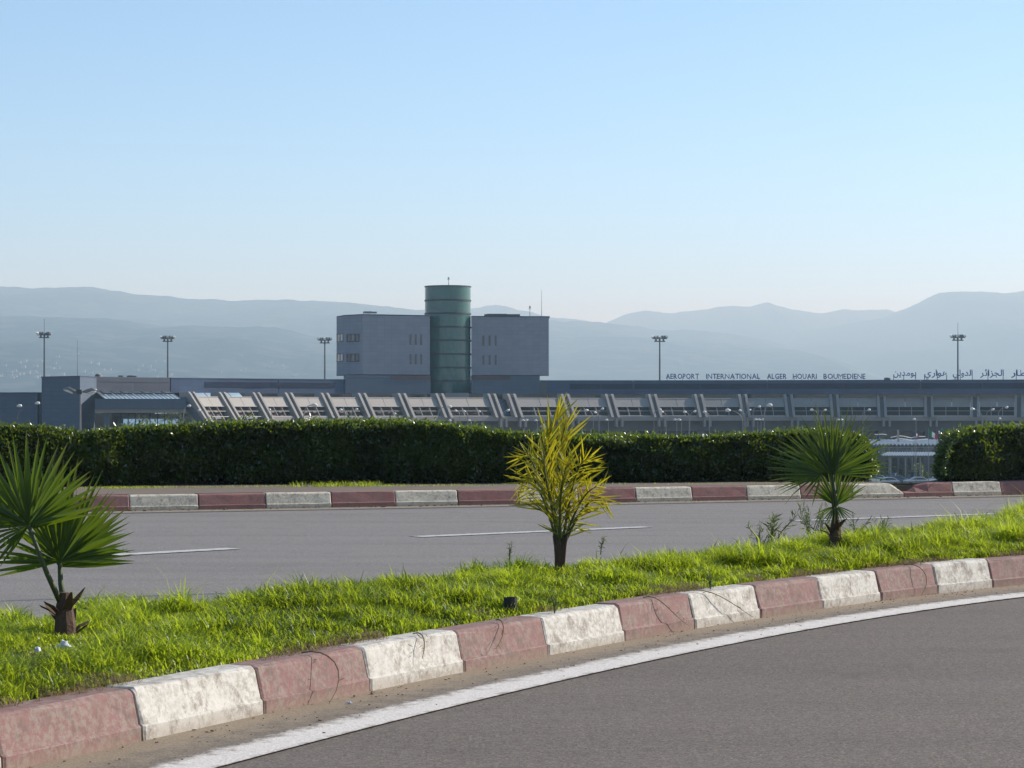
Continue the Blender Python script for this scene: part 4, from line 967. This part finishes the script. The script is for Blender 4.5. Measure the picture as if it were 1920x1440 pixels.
AR = [('\uFEE6\uFEF3\uFEAA\uFEE3\uFEEE\uFE91', 1675, 1718), ('\uFEF1\uFEAD\uFE8D\uFEEE\uFEEB', 1733, 1776), ('\uFEF2\uFEDF\uFEED\uFEAA\uFEDF\uFE8D', 1786.5, 1823.5), ('\uFEAE\uFE8B\uFE8D\uFEB0\uFEA0\uFEDF\uFE8D', 1838, 1882), ('\uFEAD\uFE8E\uFEC4\uFEE3', 1896, 1938)]
p = FP(1800); root = empty('rooftop_lettering', (p.x, p.y, ZT), 'navy arabic lettering on thin posts along the roof edge at right', 'sign', 'roof edge lettering')
for w_, a, b_ in AR:
    word_gap = None
    # after a non joining letter (seen right to left) leave a gap on its left side
    ms = []; x = 0; lay = []; prev = None
    for ch in w_:
        me = glyphs(ch, 1.0); c = np.zeros(len(me.vertices)*3); me.vertices.foreach_get('co', c); c = c.reshape(-1, 3); mn, mx = c[:, 0].min(), c[:, 0].max()
        right_nb_breaks = False
        if prev is not None:
            brk = ch in '\uFEEE\uFEED\uFE8D\uFEAD\uFEB0\uFEAE\uFE8E\uFEAA'     # this letter does not join to the letter on its left
            x += .07 if brk else -.03
        lay.append((me, c, x, mn, mx)); x += mx-mn; prev = ch
    Yc = np.interp((a+b_)/2, fu, fY); W_ = (b_-a)/F*Yc; sx_ = W_/x; sc = 1.75
    for me, c, x0, mn, mx in lay:
        xc = (x0+(mx-mn)/2)*sx_; px_ = a+xc/W_*(b_-a); p = FP(px_, -.1); t = (FP(px_+2)-FP(px_)).normalized(); V = np.zeros_like(c); X = (c[:, 0]-(mn+mx)/2)*sx_
        V[:, 0] = X*t.x+c[:, 2]*t.y; V[:, 1] = X*t.y-c[:, 2]*t.x; V[:, 2] = c[:, 1]*sc
        me.vertices.foreach_set('co', V.astype(np.float32).ravel()); me.materials.clear(); me.materials.append(M_sign); me.update()
        link('letter', me, root, Vector((p.x, p.y, ZV(704.5, p.y)))-root.location)
mb = MB()
for u in (1675.5, 1694.5, 1717, 1733.5, 1757.5, 1775, 1800.5, 1823, 1852.5, 1881, 1905.5): p = FP(u, -.25); h = 1.9 if u in (1757.5, 1800.5, 1823, 1852.5, 1881, 1905.5) else 1.2; mb.box((p.x, p.y, ZT-.15+h/2), (.12, .12, h))
mb.build('support_post', M_steel_d, root, root.location)['kind'] = 'stuff'

# ================================================================ masts, lamps
def flood_mast(u, vt, Y, label, rod=0, w=26):
    b = XY(u, Y); root = empty('floodlight_mast', (b.x, b.y, GZ), label, 'floodlight mast', 'apron floodlight masts beyond the terminal')
    top = ZV(vt+13, Y)-GZ; s = Y/F
    MB().tube([(0, 0, 0), (0, 0, top*.6), (0, 0, top+.8)], [.38, .28, .2], 8).build('pole', M_steel_d, root)
    MB().box((0, 0, top), (w*.45*s*1.6, 1.2, .3)).build('lower_platform', M_steel_d, root)
    MB().box((0, 0, top+5*s), (w*s*.95, 1.0, .22)).build('crossbar', M_steel_d, root)
    r = random.Random(u)
    for k in range(7):
        x = (k/6-.5)*w*s*.95; mb = MB(); mb.box((x, -.4*r.choice((-1, 1)), top+5*s+.5), (.62, .7, .55), M=Matrix.Rotation(r.uniform(-.5, .5), 3, 'Y')@Matrix.Rotation(r.choice((-.5, .5)), 3, 'X')); mb.build('floodlight', M_steel if k % 3 else M_lampgl, root)
    for k in range(3):
        x = (k/2-.5)*w*s*.5; MB().box((x, .3, top+.45), (.5, .6, .45), M=Matrix.Rotation(.4, 3, 'X')).build('floodlight', M_steel, root)
    if rod: MB().tube([(0, 0, top+5*s), (0, 0, top+(rod+13)*s)], .06, 4).build('lightning_rod', M_steel_d, root)
flood_mast(83, 620, 700, 'floodlight mast farthest left, above the end block, with a lightning rod', 22)
flood_mast(314.5, 627, 720, 'floodlight mast above the pale wall and skylight at left')
flood_mast(609, 630, 740, 'floodlight mast just left of the tower')
flood_mast(1237, 627, 720, 'floodlight mast just left of the latin lettering', 0, 28)
flood_mast(1796, 625, 720, 'floodlight mast behind the arabic lettering', 20, 28)

def lamp_arc(uh, vh_, up, vp, Y, label, hw=5, cat='street lamp', grp='curved-arm street lamps in front of the terminal', thick=.05, mat=M_steel):
    """curved arm from pole top (up,vp) to head (uh,vh)"""
    b = XY(up, Y); root = empty('street_lamp', (b.x, b.y, GZ), label, cat, grp); s = Y/F
    H = ZV(vp, Y)-GZ; hx = (uh-up)*s; hz_ = ZV(vh_, Y)-GZ
    MB().tube([(0, 0, 0), (0, 0, H*.5), (0, 0, H)], [thick*1.6, thick*1.2, thick], 6).build('pole', mat, root)
    pts = [bez([(0, 0, H), (0, 0, H+(hz_-H)*.7), (hx*.45, 0, hz_+.02), (hx, 0, hz_)], t) for t in np.linspace(0, 1, 8)]
    MB().tube(pts, [thick]*5+[thick*.8]*3, 5).build('arm', mat, root)
    sg = 1 if hx > 0 else -1; mb = MB(); w = hw*s
    mb.tube([(hx-sg*.1, 0, hz_), (hx+sg*w*.35, -.02, hz_+.06), (hx+sg*w*.8, -.02, hz_+.03), (hx+sg*w, -.02, hz_-.03)], [.07, .19, .17, .06], 8); mb.build('lamp_head', M_lampgl, root, (0, 0, 0), True)
def lamp_double(u, v, Y, label, sp=4, two=False):
    b = XY(u, Y); root = empty('street_lamp', (b.x, b.y, GZ), label, 'street lamp', 'small post lamps in front of the terminal'); s = Y/F; H = ZV(v, Y)-GZ
    MB().tube([(0, 0, 0), (0, 0, H)], [.07, .05], 6).build('pole', M_steel, root)
    for sg in ((-1, 1) if two else (-1,)):
        MB().bar((0, 0, H-.1), (sg*sp*s, 0, H), .06, .06).build('arm', M_steel, root)
        MB().tube([(sg*sp*s-.25, 0, H), (sg*sp*s, 0, H+.1), (sg*sp*s+.25, 0, H)], [.08, .2, .08], 8).build('lamp_head', M_lampgl, root, (0, 0, 0), True)
L_ = lamp_arc
L_(33, 761.5, -2, 790, 300, 'gooseneck street lamp nearest the left edge of the picture', 8, mat=M_steel_d)
L_(67, 756.5, 32, 788, 300, 'gooseneck street lamp in front of the low building, second from the left edge', 8, mat=M_steel_d)
L_(352, 761.5, 344, 780, 330, 'street lamp with short arm at the first buttress on the left', 6)
L_(375, 770, 390, 786, 330, 'curved street lamp in front of the first screened bay', 4)
L_(507, 769, 509.5, 778, 380, 'small lamp below the third bay panel', 3); L_(584, 760, 569.5, 782, 250, 'street lamp with a bright white head, left of the tower', 11)
L_(641, 769, 652, 781, 330, 'curved lamp facing left below the tower left edge', 4); L_(667, 768, 658, 782, 340, 'small lamp close right of the one below the tower left edge', 4)
L_(742, 776, 746, 784, 380, 'tiny lamp below the left wing slit windows', 3); L_(838, 763, 822, 775, 300, 'lamp with a flat head under the round tower', 9)
L_(856, 771, 862, 782, 330, 'curved lamp just right below the round tower', 4); L_(872, 772, 877, 782, 340, 'thin curved lamp, second right below the round tower', 4); L_(900, 772, 906, 784, 350, 'lamp left of the dark doorway bay', 4); L_(951, 770, 943, 780, 330, 'arched lamp in the dark doorway bay', 4)
L_(1016, 800, 1005, 812, 200, 'low nearer lamp head peeking above the hedge behind the yellow palm', 12)
L_(1102, 770, 1112.5, 788, 330, 'curved lamp facing left just right of the yellow palm', 5); L_(1117, 774, 1124, 786, 350, 'small lamp right of the yellow palm, lower of a pair', 3); L_(1128, 767, 1122, 780, 350, 'small lamp right of the yellow palm, upper of a pair', 4)
L_(1236, 769, 1226, 778, 330, 'lamp below the floodlight mast left of the lettering', 4); L_(1243, 773, 1249, 784, 330, 'curved lamp facing left below the first letter', 5); L_(1286, 773, 1292, 784, 340, 'curved lamp below the first word of lettering', 5); L_(1301, 772, 1293.5, 786, 350, 'small lamp paired close with the one below the first word', 4)
L_(1323, 773, 1330, 786, 330, 'curved lamp below the start of the second word', 5); L_(1368, 770, 1393, 797, 260, 'lamp with a long sweeping arm below the second word', 8); L_(1389, 770, 1396, 784, 350, 'small curved lamp close behind the long sweeping arm', 4)
L_(1405, 769.5, 1398, 780, 360, 'lamp dot right of the long sweeping arm', 3); L_(1422, 763, 1412, 772, 360, 'lamp on a flat arm left of the brightest lamp', 4); L_(1439, 760.5, 1433, 786, 250, 'brightest and tallest lamp with a round white head', 9)
L_(1524, 769, 1533, 782, 340, 'curved lamp behind the right palm fan, left one', 5); L_(1546, 769.5, 1540, 780, 350, 'lamp dot behind the right palm fan', 3); L_(1628, 769, 1618, 779, 350, 'lamp on a rising arm right of the right palm', 4)
L_(1826, 767.5, 1841, 788, 300, 'curved lamp facing left above the right hedge', 7); L_(1860, 768.5, 1850, 778, 340, 'lamp dot above the right hedge, middle of three', 4); L_(1886, 764.5, 1872, 778, 330, 'lamp head on a rising arm above the right hedge', 4)
for u, v, tw, lab in ((771, 789, 0, 'small post lamp below the left wing of the tower'), (847, 789, 0, 'small post lamp below the round tower'), (883, 789, 0, 'small post lamp below the right wing of the tower'), (984, 788.5, 1, 'twin post lamp left of the yellow palm'), (1008, 789, 0, 'single post lamp close left of the yellow palm'), (1141, 788, 0, 'small post lamp right of the yellow palm'),
                       (1269, 787.5, 1, 'twin post lamp below the first word of lettering'), (1278, 788, 0, 'single post lamp beside the twin post lamp'), (1420.6, 787, 0, 'post lamp left of the brightest lamp'), (1427, 787.5, 1, 'twin post lamp beside the brightest lamp'), (1575, 787.5, 1, 'twin post lamp behind the right palm fan'), (1717.5, 786.5, 0, 'single post lamp above the gap between the hedges'), (1878, 785.5, 0, 'single post lamp above the right hedge')):
    lamp_double(u, v, 400, lab, 3.5, bool(tw))
# the nearer double lamp at left
b = XY(150.5, 170); root = empty('street_lamp', (b.x, b.y, GZ), 'large twin-headed street lamp in front of the left end block', 'street lamp'); s = 170/F; H = ZV(738, 170)-GZ
MB().tube([(0, 0, 0), (0, 0, H*.6), (0, 0, H)], [.11, .075, .06], 8).build('pole', M_steel, root)
MB().box((-.05, 0, H+.12), (.34, .25, .32)).build('bracket', M_steel_d, root)
for sg, ue, v0, v1 in ((-1, 118.5, 731, 728.5), (1, 181.5, 733, 730)):
    x1 = (ue-150.5)*s; x0 = sg*.16; zc = ZV(v0, 170)-GZ
    hd = MB().tube([(x0, 0, H+.12), (x0+(x1-x0)*.25, 0, H+.16), (x0+(x1-x0)*.65, 0, zc+.08), (x1, 0, ZV(v1, 170)-GZ-.05)], [.05, .13, .15, .07], 10).build('lamp_head', M_steel, root, (0, 0, 0), True)
    MB().tube([(x0+(x1-x0)*.35, -.02, H+.02), (x0+(x1-x0)*.7, -.02, zc-.04), (x1*.97, -.02, zc+.0)], [.06, .12, .05], 8).build('lens', M_lampgl, hd, (0, 0, 0), True)

# off-frame lamp post whose shadow lies across the far road at left
for (u, v, L, hh, lab) in ((387, 1114, 7.6, 6.0, 'street lamp on the median outside the right edge of the picture'),):
    tip = P(u, v); base = Vector((tip.x+math.cos(SUN_AZ)*10.2, tip.y+math.sin(SUN_AZ)*10.2, .2))
    H = (10.2/math.cos(0)+3.0)*math.tan(SUN_EL)
    root = empty('street_lamp', base, lab, 'street lamp'); MB().tube([(0, 0, 0), (0, 0, H)], [.045, .03], 8).build('pole', M_steel, root)
# ================================================================ flags, canopies, planting, cars in the car park
def flag(u, v, w, h, Y, mats, label, ang=.5, pole=True):
    b = XY(u, Y); root = empty('flag', (b.x, b.y, GZ), label, 'flag', 'flags in front of the terminal'); s = Y/F; H = ZV(v, Y)-GZ
    MB().tube([(0, 0, 0), (0, 0, H+.2)], [.05, .035], 5).build('pole', M_steel, root)
    V = []; n = 8; m = MB()
    for k in range(n+1):
        x = w*s*k/n; y = .12*math.sin(k*1.3); z = H-abs(x)*ang
        V += [(x, y, z), (x*.92, y, z-h*s*(1-.2*k/n))]
    for k in range(n): m.add([V[2*k], V[2*k+1], V[2*k+3], V[2*k+2]], [(0, 1, 2, 3)], min(len(mats)-1, int(k*len(mats)/n)))
    m.build('cloth', mats, root)
flag(1741, 804.5, 17, 11, 420, [M_green, M_white, M_red], 'green and white flag in the gap between the hedges, largest one', .7)
flag(1766, 803.5, 11, 6, 420, [M_green, M_green], 'green flag half hidden by the right hedge'); flag(1757, 806, 6, 6, 425, [M_blue, M_white], 'pale blue flag between two green ones'); flag(1714, 809, 9, 8, 430, [M_blue, M_white, M_red], 'small blue and white flag on the post lamp in the gap', .8)
flag(1643, 815, 10, 8, 400, [M_blue, M_blue, M_white], 'dark blue banner right of the right palm', .8); flag(1433, 805, 7, 6, 400, [M_green, M_blue], 'green flag under the brightest lamp', .6); flag(1377, 810, 6, 5, 400, [M_blue, M_white], 'tiny blue white flag below the second word of lettering', .8); flag(1462, 809, 5, 5, 400, [M_blue, M_white], 'tiny pale flag just above the hedge left of the right palm', .8)
def canopy(u0, u1, v0, v1, Y0, Y1, n, label, skew, th=.15, mat=M_canopy, amp=.22):
    b = XY((u0+u1)/2, Y0); root = empty('walkway_canopy', (b.x, b.y, GZ), label, 'canopy', 'white corrugated walkway canopies'); o_ = root.location
    zf = ZV(v1, Y0); zb = ZV(v0, Y1); mb = MB(); V = []
    for k in range(2*n+1):
        u = u0+(u1-u0)*k/(2*n); a = XY(u, Y0); bb = XY(u, Y1); sh = skew
        dz = amp if k % 2 else 0
        V += [(a.x, a.y, zf+dz), (bb.x-sh, bb.y, zb+dz), (a.x, a.y, zf+dz-.12), (bb.x-sh, bb.y, zb+dz-.12)]
    for k in range(2*n): a = 4*k; mb.f += [(a, a+4, a+5, a+1), (a+2, a+3, a+7, a+6), (a, a+2, a+6, a+4)]; mb.m += [0]*3
    mb.v = V; mb.build('corrugated_roof', mat, root, o_)
    mb = MB(); mb.bar(Vector((XY(u0, Y0+.3).x, Y0+.3, zf-.25)), Vector((XY(u1, Y0+.3).x, Y0+.3, zf-.25)), .2, .3); mb.build('edge_beam', M_conc_d, root, o_)
    for k in range(7):
        u = u0+(u1-u0)*(k+.5)/7; p = XY(u, Y0+.8); MB().tube([(p.x, p.y, GZ), (p.x, p.y, zf-.3)], .16, 6).build('post', M_steel, root, o_)
canopy(1560, 1860, 826.5, 834.5, 462, 480, 42, 'upper white corrugated canopy seen through the gap between the hedges', 6, amp=.35)
canopy(1656, 1850, 848, 854, 442, 452, 40, 'lower pale canopy under the upper one in the gap', 1, amp=.14)
# rail structure between the canopies, light tensile bracing above
b = XY(1715, 458); root = empty('railing', (b.x, b.y, GZ), 'brown rail framework between the two canopies in the gap', 'railing'); mb = MB()
for v in (839, 842, 845.5): mb.bar(Q(1650, v, 458), Q(1840, v, 458), .12, .14)
mb.build('rail', M_conc, root, root.location)
for u in (1684, 1700, 1717, 1733, 1750, 1770): p = XY(u, 458.2); MB().box((p.x, p.y, (GZ+ZV(837, 458))/2), (.25, .25, ZV(837, 458)-GZ)).build('post', M_conc_d, root, root.location)
b = XY(1684, 470); root = empty('pylon', (b.x, b.y, GZ), 'pale pylon with slung white cables above the upper canopy', 'pylon')
p = XY(1684, 470); MB().box((p.x, p.y, (GZ+ZV(806, 470))/2), (.36, .36, ZV(806, 470)-GZ)).build('column', M_steel, root, root.location)
for pts in ([(1670, 820), (1684, 817), (1695, 818), (1708, 821), (1722, 818), (1735, 818.5)], [(1672, 827), (1684, 822), (1700, 823.5), (1710, 826), (1725, 824), (1740, 823)], [(1640, 814.5), (1655, 814), (1663, 815)]):
    MB().tube([Q(u, v, 470) for u, v in pts], .07, 4).build('cable', M_white, root, root.location)
# planting and palms
def bush(u, v, Y, w, h, label, seed, mat=M_bush, n=900):
    r = np.random.default_rng(seed); b = XY(u, Y); z = max(GZ, ZV(v, Y)); root = empty('bush', (b.x, b.y, GZ), label, 'bush', 'bushes in the car park')
    C = r.normal(size=(n, 3)); C /= np.linalg.norm(C, axis=1)[:, None]; C *= (.75+.3*r.random(n))[:, None]
    C[:, 0] *= w/2*(1+.3*np.sin(C[:, 2]*3+seed)); C[:, 1] *= w/2.4; C[:, 2] = (C[:, 2]*.5+.5)*h
    L = .14+.16*r.random(n); link('foliage', leaves(C, L, L*.6, r.random(n), 'foliage', mat), root)
    MB().tube([(0, 0, 0), (0, 0, h*.5)], [.12, .06], 5).build('trunk', M_twig, root)
for k, (u, Y, w, h, lab) in enumerate(((1722, 452, 2.6, 3.4, 'tall olive bush between canopy posts'), (1708, 449, 1.8, 2.0, 'dark round bush left of the tall olive bush'), (1765, 460, 3.6, 1.6, 'wide low bush by the right hedge'), (1737, 458, 2.8, 1.3, 'low bush right of the van'), (1648, 470, 2.6, 3.2, 'bush at left of the gap, above the parked cars'), (1748, 455, 3, 1.2, 'light green low bush near the kerb line in the gap'), (1690, 470, 4, 2.6, 'green shrub mass behind the canopy columns'), (1780, 452, 3, 3, 'dark shrub under the canopy end'))): bush(u, 0, Y, w, h, lab, k+5)
mb = []; r = np.random.default_rng(4); n = 5000; xs = XY(1630, 433).x+r.random(n)*(XY(1830, 433).x-XY(1630, 433).x); C = np.column_stack([xs, 456+r.random(n)*10, GZ+r.random(n)*.75]); L = .15+.15*r.random(n)
tag(link('ground_cover', leaves(C, L, L*.6, r.random(n), 'ground_cover', M_bush)), 'low green ground cover bed behind the parked cars', 'ground cover', kind='stuff')
def date_palm(u, v, Y, R_, label, seed, n=12):
    n = n//2+4; R_ *= .85
    r = random.Random(seed); b = XY(u, Y); H = ZV(v, Y)-GZ; root = empty('palm_tree', (b.x, b.y, GZ), label, 'palm tree', 'date palms in front of the terminal'); g_ = np.random.default_rng(seed)
    MB().tube([(0, 0, 0), (.1, 0, H*.5), (0, 0, H)], [.28, .22, .2], 8).build('trunk', M_trunk, root)
    for k in range(n):
        a = 2*math.pi*k/n+r.uniform(-.2, .2); e = r.uniform(-.1, 1.1); d = Vector((math.cos(a)*math.cos(e), math.sin(a)*math.cos(e), math.sin(e)))
        ctrl = [Vector((0, 0, H)), Vector((0, 0, H))+d*R_*.5+Vector((0, 0, .25*R_)), Vector((0, 0, H))+d*R_*.95, Vector((0, 0, H))+d*R_*1.1-Vector((0, 0, .35*R_))]
        fr = MB().tube([bez(ctrl, t) for t in np.linspace(0, 1, 6)], .03, 3).build('frond', M_petiole, root)
        m = 34; Cq = np.array([tuple(bez(ctrl, t)) for t in np.linspace(.1, 1, m)]); L = (.28+.2*g_.random(m))*R_/2.2; V = leaves(Cq, L, L*.10, g_.random(m), 'leaflets', M_date, -.1); link('leaflets', V, fr)['kind'] = 'stuff'
date_palm(262, 790, 402, 1.7, 'small date palm in front of the bright glazing, middle one', 1); date_palm(276, 791, 405, 1.3, 'smaller date palm close right of the middle one', 2); date_palm(318, 789, 398, 2.4, 'larger bushy date palm at the right of the bright glazing', 3, 30); date_palm(342, 787, 402, 2.3, 'date palm by the first buttress', 4, 28); date_palm(236, 806, 404, 2.2, 'low date palm at the left of the bright glazing', 5)
# ---- cars
M_car = {n_: simple('car_paint_'+n_, c, .28, .2, var=.03, sc=1, obj=True, spec=.7) for n_, c in (('blue', (.03, .07, .14)), ('silver', (.45, .46, .47)), ('white', (.75, .75, .74)), ('black', (.02, .02, .025)))}
def car(x, y, rz, paint, label, van=False):
    root = empty('parked_car' if not van else 'parked_van', (x, y, GZ), label, 'car' if not van else 'van', 'vehicles in the car park', rz=rz)
    H = 1.45 if not van else 1.95; W2 = .86
    lower = [(-2.15, .35), (-2.2, .7), (-2.05, .92), (-1.0, .98), (1.75, .98), (2.12, .9), (2.18, .55), (2.12, .3)] if not van else [(-2.2, .35), (-2.25, .8), (-1.9, 1.1), (-1.5, 1.15), (2.1, 1.15), (2.2, .9), (2.2, .3)]
    roof = [(-1.15, .96), (-.45, H-.05), (-.1, H), (.95, H), (1.25, H-.08), (1.85, .96)] if not van else [(-1.75, 1.12), (-1.0, H-.06), (-.6, H), (2.0, H), (2.12, 1.12)]
    def shell(pr, w0, w1, z0, z1):
        n = len(pr); mb = MB(); L = [(a, -(w0+(w1-w0)*max(0, (z-z0)/(z1-z0))), z) for a, z in pr]; Rr = [(a, -q_[1], z) for (a, z), q_ in zip(pr, L)]
        mb.add(L+Rr, [tuple(range(n)), tuple(reversed(range(n, 2*n)))]+[(i, n+i, n+(i+1) % n, (i+1) % n) for i in range(n)]); return mb
    bd = shell(lower, W2, W2-.04, .3, 1.0).build('body', M_car[paint], root); bv = bd.modifiers.new('b', 'BEVEL'); bv.width = .06; bv.segments = 2
    cb = shell(roof, W2-.06, W2-.2, .96, H).build('cabin', M_car[paint], root); bv = cb.modifiers.new('b', 'BEVEL'); bv.width = .05; bv.segments = 2
    mb = MB(); cxm = sum(a for a, _ in roof)/len(roof)
    pr = [(cxm+(a-cxm)*.86, 1.0+(z-.96)*.78) for a, z in roof]
    g_ = shell(pr, W2-.045, W2-.145, 1.0, H*.97).build('side_window', M_gl_dark, root)
    for i, nm in ((0, 'windscreen'), (len(roof)-2, 'rear_window')):
        (a0, z0), (a1, z1) = roof[i], roof[i+1]; nn = Vector((-(z1-z0), 0, (a1-a0))).normalized()*.015; m_ = MB(); f0, f1 = .12, .88
        p0 = Vector((a0+(a1-a0)*f0, 0, z0+(z1-z0)*f0)); p1 = Vector((a0+(a1-a0)*f1, 0, z0+(z1-z0)*f1))
        m_.hexa([p0+Vector((0, -.66, 0)), p0+Vector((0, .66, 0)), p1+Vector((0, .58, 0)), p1+Vector((0, -.58, 0))], [p0+Vector((0, -.66, 0))+nn, p0+Vector((0, .66, 0))+nn, p1+Vector((0, .58, 0))+nn, p1+Vector((0, -.58, 0))+nn]); m_.build(nm, M_gl_dark, root)
    for a in (-1.35, 1.35):
        for sg in (-1, 1):
            m_ = MB(); m_.tube([(a, sg*.70, .31), (a, sg*.88, .31)], .31, 14); w = m_.build('wheel', M_rubber, root); MB().tube([(a, sg*.86, .31), (a, sg*.895, .31)], .19, 10).build('rim', M_steel, w)
    for sg in (-1, 1):
        MB().box((-2.13, sg*.62, .72), (.12, .3, .14)).build('headlight', M_lampgl, root); MB().box((2.12, sg*.68, .76), (.1, .22, .16)).build('tail_light', M_red, root)
def atc(u, Y): return XY(u, Y).x, Y
x, y = atc(1683, 434); car(x, y, math.pi+.1, 'blue', 'dark blue parked car with bright roof edge, in the gap between the hedges')
x, y = atc(1662, 424); car(x, y, .2, 'silver', 'silver parked car partly behind the dark blue one'); x, y = atc(1674, 452); car(x, y, 1.2, 'blue', 'blue parked car behind the front row, left side')
x, y = atc(1713, 444); car(x, y, math.pi/2, 'black', 'dark van seen from the front in the gap', True); x, y = atc(1718, 426); car(x, y, .15, 'silver', 'silver car in front of the dark van')
x, y = atc(1762, 432); car(x, y, math.pi+.1, 'white', 'white car at the right of the gap, next to the short hedge'); x, y = atc(1768, 470); car(x, y, 0, 'white', 'white car far back under the lower canopy'); x, y = atc(1640, 440); car(x, y, .3, 'white', 'white car glimpsed behind the hedge end leaves')

# ================================================================ hills
def hillmat(name, c1, c2, c3, sc):
    m, nt, bs = newmat(name); p = pos(nt); n = noise(nt, p, sc, 6, .65); n2 = noise(nt, p, sc*7, 4, .7)
    v = nt.nodes.new('ShaderNodeTexVoronoi'); v.inputs['Scale'].default_value = sc*4; nt.links.new(p, v.inputs['Vector'])
    a = mix(nt, ramp(nt, n, [(.4, 0), (.62, 1)]), c1, c2); f = mix(nt, ramp(nt, v.outputs['Color'], [(.55, 0), (.75, .7)]), a, c3); f = mix(nt, ramp(nt, n2, [(.6, 0), (.75, .8)]), f, c3)
    nt.links.new(f, bs.inputs['Base Color']); bs.inputs['Roughness'].default_value = 1; bs.inputs['Specular IOR Level'].default_value = 0; return m
M_hn = hillmat('near_hill', (.004, .012, .022), (.016, .026, .034), (.085, .09, .08), .0035)  # blue of the haze mixed into the slope colours
M_hf = hillmat('far_hill', (.006, .014, .026), (.012, .022, .036), (.022, .032, .042), .0008)  # haze blue in the colours again, with fainter patches
def ridge(pts, Y, depth, seed, mat, rough=1.0, nu=420, nv=44, jag=1.2):
    us = np.linspace(pts[0][0], pts[-1][0], nu); pv = np.interp(us, [a for a, _ in pts], [b_ for _, b_ in pts])
    # smooth the polyline
    k = np.ones(5)/5; pv2 = np.convolve(np.pad(pv, 2, 'edge'), k, 'valid'); pv2 = pv2+(fbm(us*.035, us*0+seed, seed, 5)-.5)*5*jag
    X = (us-960)/F*Y; Z = CH+(VH-pv2)*Y/F; Z = np.maximum(Z, GZ+1)
    V = []; ts = np.concatenate([np.linspace(0, 1, nv), np.linspace(1.05, 1.6, 6)])
    for t in ts:
        tt_ = t if t <= 1 else 1-(t-1)*1.2; y = Y-depth*(1-t); sh = (tt_**1.15)
        g_ = (fbm(X*.0016+3, np.full_like(X, y)*.0009, seed+4, 5)-.5)*2; rg = 1-np.abs(2*fbm(X*.0011, np.full_like(X, y)*.0006+7, seed+9, 4)-1)*2
        z = GZ+(Z-GZ)*(sh+tt_*(1-tt_)*(.55*g_+.35*rg)*rough); z = np.minimum(z, GZ+(Z-GZ)*(.02+y/Y*1.0 if t <= 1 else 1))
        V.append(np.column_stack([X*(y/Y)**.3, np.full_like(X, y), np.maximum(z, GZ-.5) if t > 0 else np.full_like(X, GZ-2)]))
    m = len(ts); V = np.concatenate(V); I = np.arange(m-1)[:, None]*nu+np.arange(nu-1)[None, :]; I = I.ravel(); Fc = np.column_stack([I, I+1, I+1+nu, I+nu])
    tag(link('hill', npmesh('hill', V, Fc, mat, None, True)), kind='structure')
ridge([(-500, 600), (-200, 588), (0, 592), (100, 594), (200, 598), (300, 611), (420, 612), (520, 615), (640, 640), (760, 668), (900, 720), (1000, 765)], 8200, 4200, 3, M_hn)
ridge([(-600, 560), (-200, 545), (0, 537), (60, 541), (120, 539), (180, 538), (250, 551), (330, 558), (420, 563), (520, 562), (600, 564), (690, 572), (760, 579), (810, 582), (900, 596), (1030, 601), (1130, 604), (1230, 617), (1330, 621), (1400, 628), (1450, 640), (1520, 672), (1600, 705), (1700, 745), (1800, 768)], 11500, 5500, 5, M_hn, .8)
ridge([(820, 600), (880, 577), (930, 572), (975, 580), (1010, 591), (1060, 597), (1120, 604), (1200, 640)], 14000, 4000, 8, M_hf, .6, 160, 24)
ridge([(1240, 700), (1330, 655), (1420, 635), (1500, 622), (1640, 600), (1700, 578), (1760, 549), (1820, 546), (1880, 550), (1925, 545), (2050, 538), (2300, 560), (2600, 600)], 13000, 5500, 12, M_hf, .7)
ridge([(1020, 660), (1140, 604), (1180, 588), (1210, 583), (1260, 587), (1300, 584), (1370, 573), (1410, 574), (1438, 567), (1470, 577), (1510, 585), (1545, 589), (1580, 580), (1620, 582), (1660, 578), (1700, 590), (1800, 640)], 15000, 6000, 20, M_hf, .6, 300, 24)
# pale specks of far villages on the left hillside
bpy.context.view_layer.update(); M_hill0 = bpy.data.objects['hill']
r = np.random.default_rng(8); mb = MB(); M_vill = simple('village_wall', (.24, .225, .20), .9, var=.3, sc=.02)
for k in range(70):
    cxu = random.choice([60, 25, 70, 175, 430, 520, 90, 300]); u = random.gauss(cxu, 22); v = random.gauss(random.choice([700, 690, 705, 680]), 7)
    d_ = Vector(((u-960)/F, 1, (VH-v)/F)).normalized(); hit, p, _, _ = M_hill0.ray_cast(Vector((0, 0, CH)), d_)
    if hit: mb.box((p.x, p.y, p.z+2), (random.uniform(6, 15), 9, random.uniform(3, 6)))
tag(mb.build('village', M_vill), 'pale specks of far villages on the hazy slope at left', 'village', kind='stuff')
